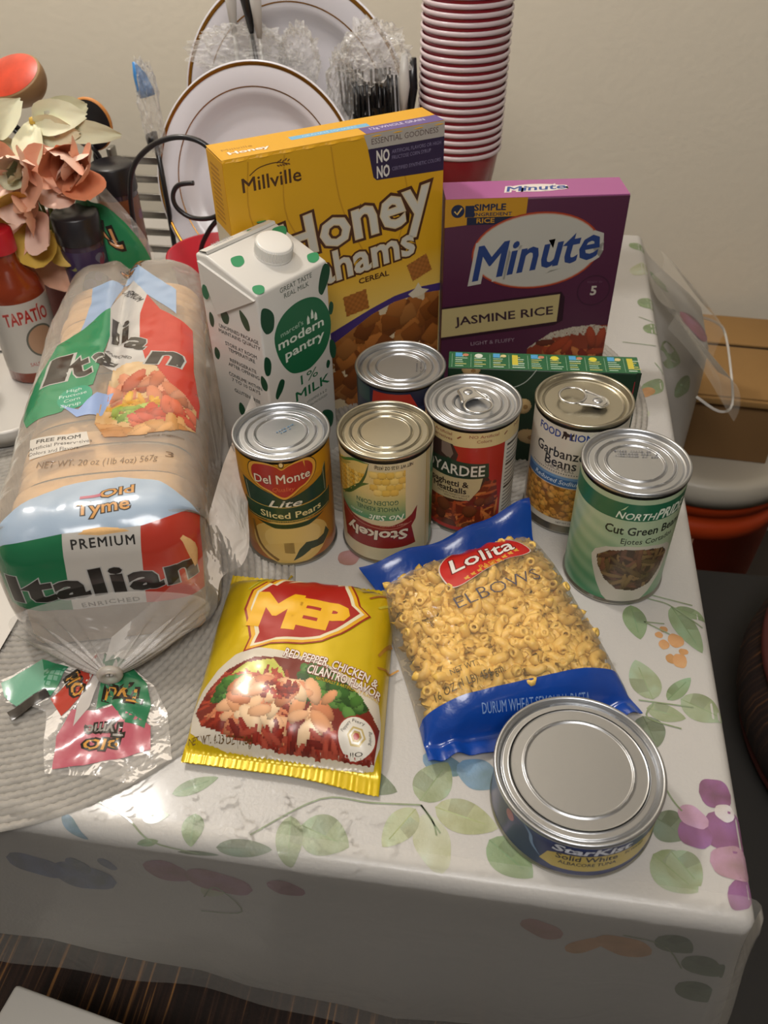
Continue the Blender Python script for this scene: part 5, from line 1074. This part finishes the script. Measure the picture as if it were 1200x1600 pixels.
P = Print(); P.poly([(-10, 10), (46, 10), (46, 46), (-10, 52)], 'b3aea6', 1); P.text('CO', 30, 38, 6, '2f7a4a', w=12, layer=2, bold=.02)
P.build('label', cylmap(.0301, faceang(-.722, .438)), t, M_lab, cu=4, dz=.03)
M_spg = mat('spice_glass', '3a2c3a', .12, coat=.6, var=.3, vscale=30); M_bcap = mat('black_cap', '1e1c20', .35, bump=.1)
def spice(label, loc, h, cols, rot=(0, 0, 0)):
    t = bottle('spice_jar', label, loc, [(0, 0), (.021, 0), (.0225, .002), (.0225, h - .03), (.021, h - .026), (.021, h - .02)], M_spg, M_bcap, h - .028, h, .0235, rot=rot, cat='jar')
    P = Print(); R = random.Random(h * 1e4); P.rect(-40, 14, 40, h * 1000 - 34, cols[0], 1)
    for q in range(26): P.ell(R.uniform(-34, 34), R.uniform(18, h * 1000 - 40), R.uniform(3, 8), R.uniform(3, 7), R.choice(cols), rot=R.uniform(0, 90), n=10, layer=2 + q % 4)
    P.build('label', cylmap(.0227, faceang(loc[0], loc[1])), t, M_lab, cu=4, dz=.03); return t
spice('spice jar with black cap and purple label left of the bread bag tail', (-.612, .553, 0), .158, ['3c2f50', '5a4a86', '6a6a78', '8a8a50', '7c3a4a'])
spice('spice jar with black cap and orange label behind the bread bag tail', (-.612, .655, 0), .170, ['7a4a2c', '9c6a3a', '6a3020', '8a7a4a', '7a4a6a'], (0, 0, 0))
t = thing('flower_pot', 'dull red plastic pot holding the artificial flowers', 'pot', (-.672, .60, 0))
lathe('pot_wall', [(0, 0), (.032, 0), (.034, .003), (.047, .105), (.050, .106), (.051, .118), (.048, .120), (.045, .118), (.032, .01), (0, .008)], mat('pot_red', '7d3028', .45, coat=.1), t, 40)
lathe('filler', [(0, .10), (.044, .10)], mat('pot_foam', '3a2a1e', .9), t, 24)
def petal(name, parent, base, dirv, L, Wd, curl, material, cup=.3, roll_=0.):
    D = Vector(dirv).normalized(); S = D.cross(Vector((.13, -.9, .4))).normalized(); N = S.cross(D).normalized(); q = Matrix.Rotation(roll_, 3, D); S, N = q @ S, q @ N; V = []
    for j in range(9):
        t_ = j / 8; w_ = Wd * (math.sin(PI * min(1, t_ * .92 + .06)) ** .7) * (.55 + .6 * t_); ang = curl * t_
        c = Vector(base) + D * (L * t_ * math.cos(ang * .5)) + N * (L * t_ * math.sin(ang * .6))
        for i in range(7): u = (i - 3) / 3; V.append(c + S * (u * w_ / 2) + N * (cup * w_ * u * u * .6 + .0015 * math.sin(5 * u + 9 * t_ + L * 900)))
    return mesh(name, V, gridf(7, 9), material, parent)
M_cr = mat('petal_cream', 'dfddbe', .6, sub=.25, var=.08, vscale=40); M_pe = mat('petal_peach', 'e8b498', .6, sub=.25, var=.12, vscale=30); M_pk = mat('petal_pink', 'f0cdbb', .6, sub=.25, var=.08, vscale=30); M_or = mat('petal_coral', 'e0916c', .6, sub=.25); M_yl = mat('petal_yellow', 'c9a648', .6, sub=.2); M_gn = mat('stem_green', '5d6b34', .6)
def flower(label, c, spec, stem=True, pot=(-.672, .60, .10), sc=1.3):
    t = thing('artificial_flower', label, 'flower', c)
    for (d, L, w, cu, mt, ro) in spec: petal('petal', t, (0, 0, 0), d, L * sc, w * sc * 1.12, cu, mt, .35, ro)
    tube('stem', smooth_path([Vector((0, .003, -.003)), (Vector(pot) - Vector(c)) * .5 + Vector((0, .01, 0)), Vector(pot) - Vector(c)], 5), .002, M_gn, t, 6)
    lathe('flower_center', [(0, .006), (.003, .005), (.004, 0), (0, -.002)], M_yl, t, 12)
R = random.Random(3)
flower('cream artificial lily with drooping petals above the peach blooms', (-.648, .585, .232), [((.9, -.1, .25), .040, .026, -1.2, M_cr, .3), ((.5, -.5, .3), .040, .026, -1.6, M_cr, 0), ((.75, -.5, -.1), .036, .024, -.9, M_cr, .5), ((.1, -.7, -.2), .040, .024, -.8, M_cr, 0), ((1., -.3, -.05), .062, .018, -.9, M_cr, .2)])
flower('cream artificial lily at the far left edge above the pink bloom', (-.688, .575, .222), [((.4, -.4, .5), .036, .026, -1.2, M_cr, 0), ((.6, -.4, -.5), .036, .024, -.9, M_cr, 0), ((-.5, -.3, .5), .036, .022, -.8, M_cr, 0), ((.1, -.5, -.7), .05, .026, -.7, M_cr, .2)])
sp = [((math.cos(a) * (1 if k < 6 else .6), -.45 - .1 * (k % 3), math.sin(a) * (1 if k < 6 else .6)), .040 if k < 6 else .028, .034, .9, (M_pe, M_pk, M_or)[k % 3], R.uniform(-.4, .4)) for k, a in enumerate([i * 1.05 for i in range(6)] + [i * 1.25 + .4 for i in range(5)])]
flower('peach artificial bloom in front of the black cap', (-.608, .572, .196), sp)
sp = [((math.cos(a), -.5, math.sin(a)), .040, .034, .8, (M_pk, M_pk, M_pe)[k % 3], R.uniform(-.4, .4)) for k, a in enumerate([i * 1.05 + .3 for i in range(6)])] + [((math.cos(a) * .5, -.7, math.sin(a) * .5), .022, .02, .7, M_cr, 0) for a in (0, 2.1, 4.2)]
flower('pink artificial bloom with a yellow green center at the left edge', (-.652, .545, .198), sp)
sp = [((math.cos(a), -.5, math.sin(a) - .35), .042, .034, .7, (M_pe, M_yl, M_pk)[k % 3], R.uniform(-.3, .3)) for k, a in enumerate([i * 1.05 + .8 for i in range(6)])]
flower('drooping pink and yellow artificial bloom above the red cap', (-.655, .54, .158), sp)
flower('single peach petal bloom hanging over the red pot', (-.640, .545, .135), [((.15, -.3, -1), .045, .036, -.3, M_pe, 0), ((.6, -.3, -.4), .03, .026, -.3, M_yl, 0), ((-.5, -.3, -.5), .03, .026, -.3, M_pe, 0)])
# spoons on twisted stems
def spoon(label, c, sx, sz, rotv, front, back, stem_pts, deep=.012):
    t = thing('decorative_spoon', label, 'spoon', c); bm = bmesh.new(); bmesh.ops.create_uvsphere(bm, u_segments=32, v_segments=16, radius=1)
    for v in bm.verts: v.co = Vector((v.co.x * sx, v.co.y * (deep if v.co.y > 0 else .005), v.co.z * sz))
    frombm('bowl', bm, back, t, True).rotation_euler = rotv; V = [(0, -.0054, 0)]
    for j in range(1, 7):
        for i in range(40): a = 2 * PI * i / 40; q = j / 6 * .94; V.append((sx * q * math.cos(a), -.0052 * math.sqrt(max(0, 1 - q * q)) - .0002, sz * q * math.sin(a)))
    F = [(0, 1 + (i + 1) % 40, 1 + i) for i in range(40)] + [(1 + j * 40 + i, 1 + j * 40 + (i + 1) % 40, 41 + j * 40 + (i + 1) % 40, 41 + j * 40 + i) for j in range(5) for i in range(40)]
    mesh('painted_face', V, F, front, t).rotation_euler = rotv
    for ph in (0, PI):
        P0 = [Vector(p) for p in smooth_path(stem_pts, 12)]; tube('twisted_stem', [p + Vector((.0026 * math.cos(i * .75 + ph), .0026 * math.sin(i * .75 + ph), 0)) for i, p in enumerate(P0)], .0028, M_blk, t, 6)
    return t
M_rw = mat('red_grain', 'c8432a', .35, coat=.3, var=.45, vscale=60); M_lw = mat('light_wood', '9c7a54', .5, var=.15, vscale=20); M_oc = mat('orange_clay', 'c98440', .5)
spoon('red painted wooden spoon bowl at the top left edge', (-.706, .665, .252), .036, .027, (-.95, -.2, 0), M_rw, M_lw, [(-.016, -.034, -.004), (-.002, -.034, -.024), (.012, -.034, -.046), (.022, -.034, -.08), (.025, -.034, -.2)], .036)
spoon('black spoon bowl with an orange back behind the flowers', (-.648, .70, .195), .026, .030, (.1, .35, 0), M_bcap, M_oc, [(0, .0, -.02), (.0, .0, -.08), (0, 0, -.17)])
t = thing('metal_rack', 'silver metal slatted rack between the jars and the plates', 'rack', (-.605, .76, 0))
M_st = mat('brushed_steel', '8f8d88', .3, metal=.9)
for k in range(6): box('slat', -.055, .06, -.002 + k * .001, .002 + k * .001, .02 + k * .022, .029 + k * .022, M_st, t, bev=.001)
for x in (-.055, .055): box('post', x - .003, x + .003, -.006, .010, 0, .15, M_st, t, bev=.001)
t = thing('red_bowl', 'red plastic bowl rim showing behind the milk carton', 'bowl', (-.487, .60, .0))
lathe('dish', [(0, 0), (.03, 0), (.032, .004), (.050, .096), (.053, .098), (.053, .100), (.050, .100), (.030, .006), (0, .005)], mat('bowl_red', 'b0182a', .35), t, 48)
# paper corner by the loaf
t = surf('paper_napkin', lambda u, v: Vector((-.60 + .078 * u, .135 + .085 * v - .035 * u, .004 + .004 * abs(math.sin(3 * u + v)) + .02 * v * (1 - u))), frange(0, 1, 14), frange(0, 1, 14), mat('napkin', 'cfcac2', .8))
tag(t, 'white paper corner lying on the placemat left of the loaf', 'napkin')
t = thing('glass_dish', 'clear glass dish edge at the far left behind the loaf', 'dish', (-.70, .325, 0)); lathe('dish', [(0, 0), (.035, 0), (.05, .012), (.056, .03), (.058, .03), (.052, .010), (.036, -.0), (0, .003)], film_mat('clear_glass', .12, .05, .1, 10, 'e8efe9', 1.), t, 40)

# ------------------------------------------------------------------ floor side: bucket, box, bench, cushion, chair
t = thing('bucket', 'orange plastic bucket with a white lid standing on the floor at the right', 'bucket', (.175, 1.005, -.75))
M_ob = mat('bucket_orange', 'b5401a', .4, coat=.1); M_lid = mat('lid_white', 'b5aea0', .45)
lathe('body', [(0, 0), (.125, 0), (.13, .004), (.146, .27), (.150, .272), (.150, .30), (.147, .302), (.147, .32), (.151, .322), (.151, .345), (.148, .35), (.140, .35)], M_ob, t, 64)
lathe('lid', [(0, .383), (.12, .383), (.135, .388), (.150, .388), (.157, .382), (.158, .365), (.157, .345), (.152, .345)], M_lid, t, 64)
P = Print(); W2 = [(-24, 262), (30, 262), (30, 208), (-24, 208)]
P.line([(0, 0), (0, 1)], .1, 'c88a70', 1)
P.poly([(-28, 300), (28, 300), (28, 298), (-28, 298)], 'c9957c', 2); P.poly([(-28, 244), (28, 244), (28, 246), (-28, 246)], 'c9957c', 2); P.poly([(-28, 246), (-26, 246), (-26, 298), (-28, 298)], 'c9957c', 2); P.poly([(26, 246), (28, 246), (28, 298), (26, 298)], 'c9957c', 2)
for k, s in enumerate(('THE', 'HOME', 'DEPOT')): P.text(s, -8 + k * 9, 283 - k * 11, 9, 'c9957c', w=(18, 30, 38)[k], rot=38, layer=3, bold=.03)
P.build('logo', cylmap(.1475, faceang(.175, 1.005)), t, print_mat('bucket_print', .5), cu=6, dz=.1, base=.6)
t = thing('cardboard_box', 'brown cardboard box sitting on the white bucket lid', 'box', (.190, 1.055, -.3665), -.06)
M_cb = mat('cardboard', '94703f', .8, bump=.15, bscale=80, var=.06, vscale=20); M_cbd = mat('cardboard_gap_shade', '2b1c10', .9)
x0, x1, y0, y1, h = -.085, .075, -.125, .125, .122
box('body', x0, x1, y0, y1, 0, h - .005, mat('cardboard_side_shaded', '7a5a34', .8, bump=.15, bscale=80), t, bev=.0015); box('gap_shade', x0 + .004, x1 - .004, y0 + .004, y1 - .004, h - .0055, h - .0040, M_cbd, t)
box('top_flap', x0 - .001, x1 + .002, y0 - .004, .022, h - .0035, h, M_cb, t, bev=.001); box('top_flap', x0 + .004, x1 + .001, .031, y1, h - .0035, h + .001, M_cb, t, bev=.001)
box('side_flap', x0 - .001, x1 + .006, y0 - .012, y0 - .005, h - .012, h - .002, M_cb, t, bev=.001)
ot = thing('storage_bench', 'dark grey upholstered bench on the floor right of the table', 'bench', (.33, .30, -.75))
box('body', -.27, .40, -.75, .42, 0, .30, mat('bench_grey', '2e2c2a', .9, bump=.2, bscale=200), ot, bev=.02, seg=4); box('seat_pad', -.28, .41, -.76, .43, .302, .33, mat('bench_grey'), ot, bev=.012, seg=4)
def striped(name, c1, c2, c3, axis):
    M = mat(name, c1, .9, bump=.4, bscale=300); nt = M.node_tree; N = nt.nodes; L = nt.links; tc = N['Texture Coordinate'] if 'Texture Coordinate' in N else N.new('ShaderNodeTexCoord')
    mp_ = N.new('ShaderNodeMapping'); mp_.inputs['Scale'].default_value = (260, 8, 8) if axis == 0 else (8, 170, 8)
    n = N.new('ShaderNodeTexNoise'); n.inputs['Scale'].default_value = 1.; n.inputs['Detail'].default_value = 2; cr = N.new('ShaderNodeValToRGB'); e = cr.color_ramp.elements
    e[0].position = .40; e[0].color = (*lin(c1), 1); e[1].position = .60; e[1].color = (*lin(c2), 1); q = e.new(.68); q.color = (*lin(c3), 1); q = e.new(.50); q.color = (*lin(shade(c1, 1.3)), 1)
    L.new(tc.outputs['Object'], mp_.inputs[0]); L.new(mp_.outputs[0], n.inputs['Vector']); L.new(n.outputs['Fac'], cr.inputs[0]); L.new(cr.outputs[0], N['Principled BSDF'].inputs['Base Color']); return M
t = thing('round_cushion', 'brown striped round cushion with red piping on the bench at the right', 'cushion', (.398, .44, -.418))
pr = [(0, 0), (.20, 0), (.235, .012), (.252, .045), (.256, .07), (.252, .095), (.235, .125), (.20, .137), (0, .14)]
lathe('cover', pr, striped('stripe_cross', '1f120e', '3c2618', '7a4e2a', 1), t, 64); 
for z in (.122, .018): tube('piping', [(.238 * math.cos(a), .238 * math.sin(a), z) for a in frange(0, 2 * PI, 65)[:-1]], .0055, mat('piping_red', '4a1812', .7), t, 8, True)
t = thing('dining_chair', 'dark chair with a brown striped fabric seat pushed under the front of the table', 'chair', (-.42, -.16, -.75))
M_cw2 = mat('chair_wood', '2b1a12', .5)
box('seat', -.28, .30, -.27, .26, .40, .45, striped('stripe_long', '1e130d', '38251a', '8a6034', 0), t, bev=.018, seg=4); box('seat_frame', -.27, .29, -.26, .25, .35, .40, M_cw2, t, bev=.004)
for x in (-.25, .27):
    for y in (-.24, .22): box('leg', x - .02, x + .02, y - .02, y + .02, 0, .35, M_cw2, t, bev=.003)
t = thing('white_box', 'white box corner at the bottom left in front of the table', 'box', (-.494, -.034, -.30), -.15)
box('carton', 0, .18, -.19, 0, 0, .10, mat('white_card', 'b9b6b0', .6), t, bev=.002); box('lid', -.002, .182, -.192, .002, .085, .104, mat('white_card'), t, bev=.003)
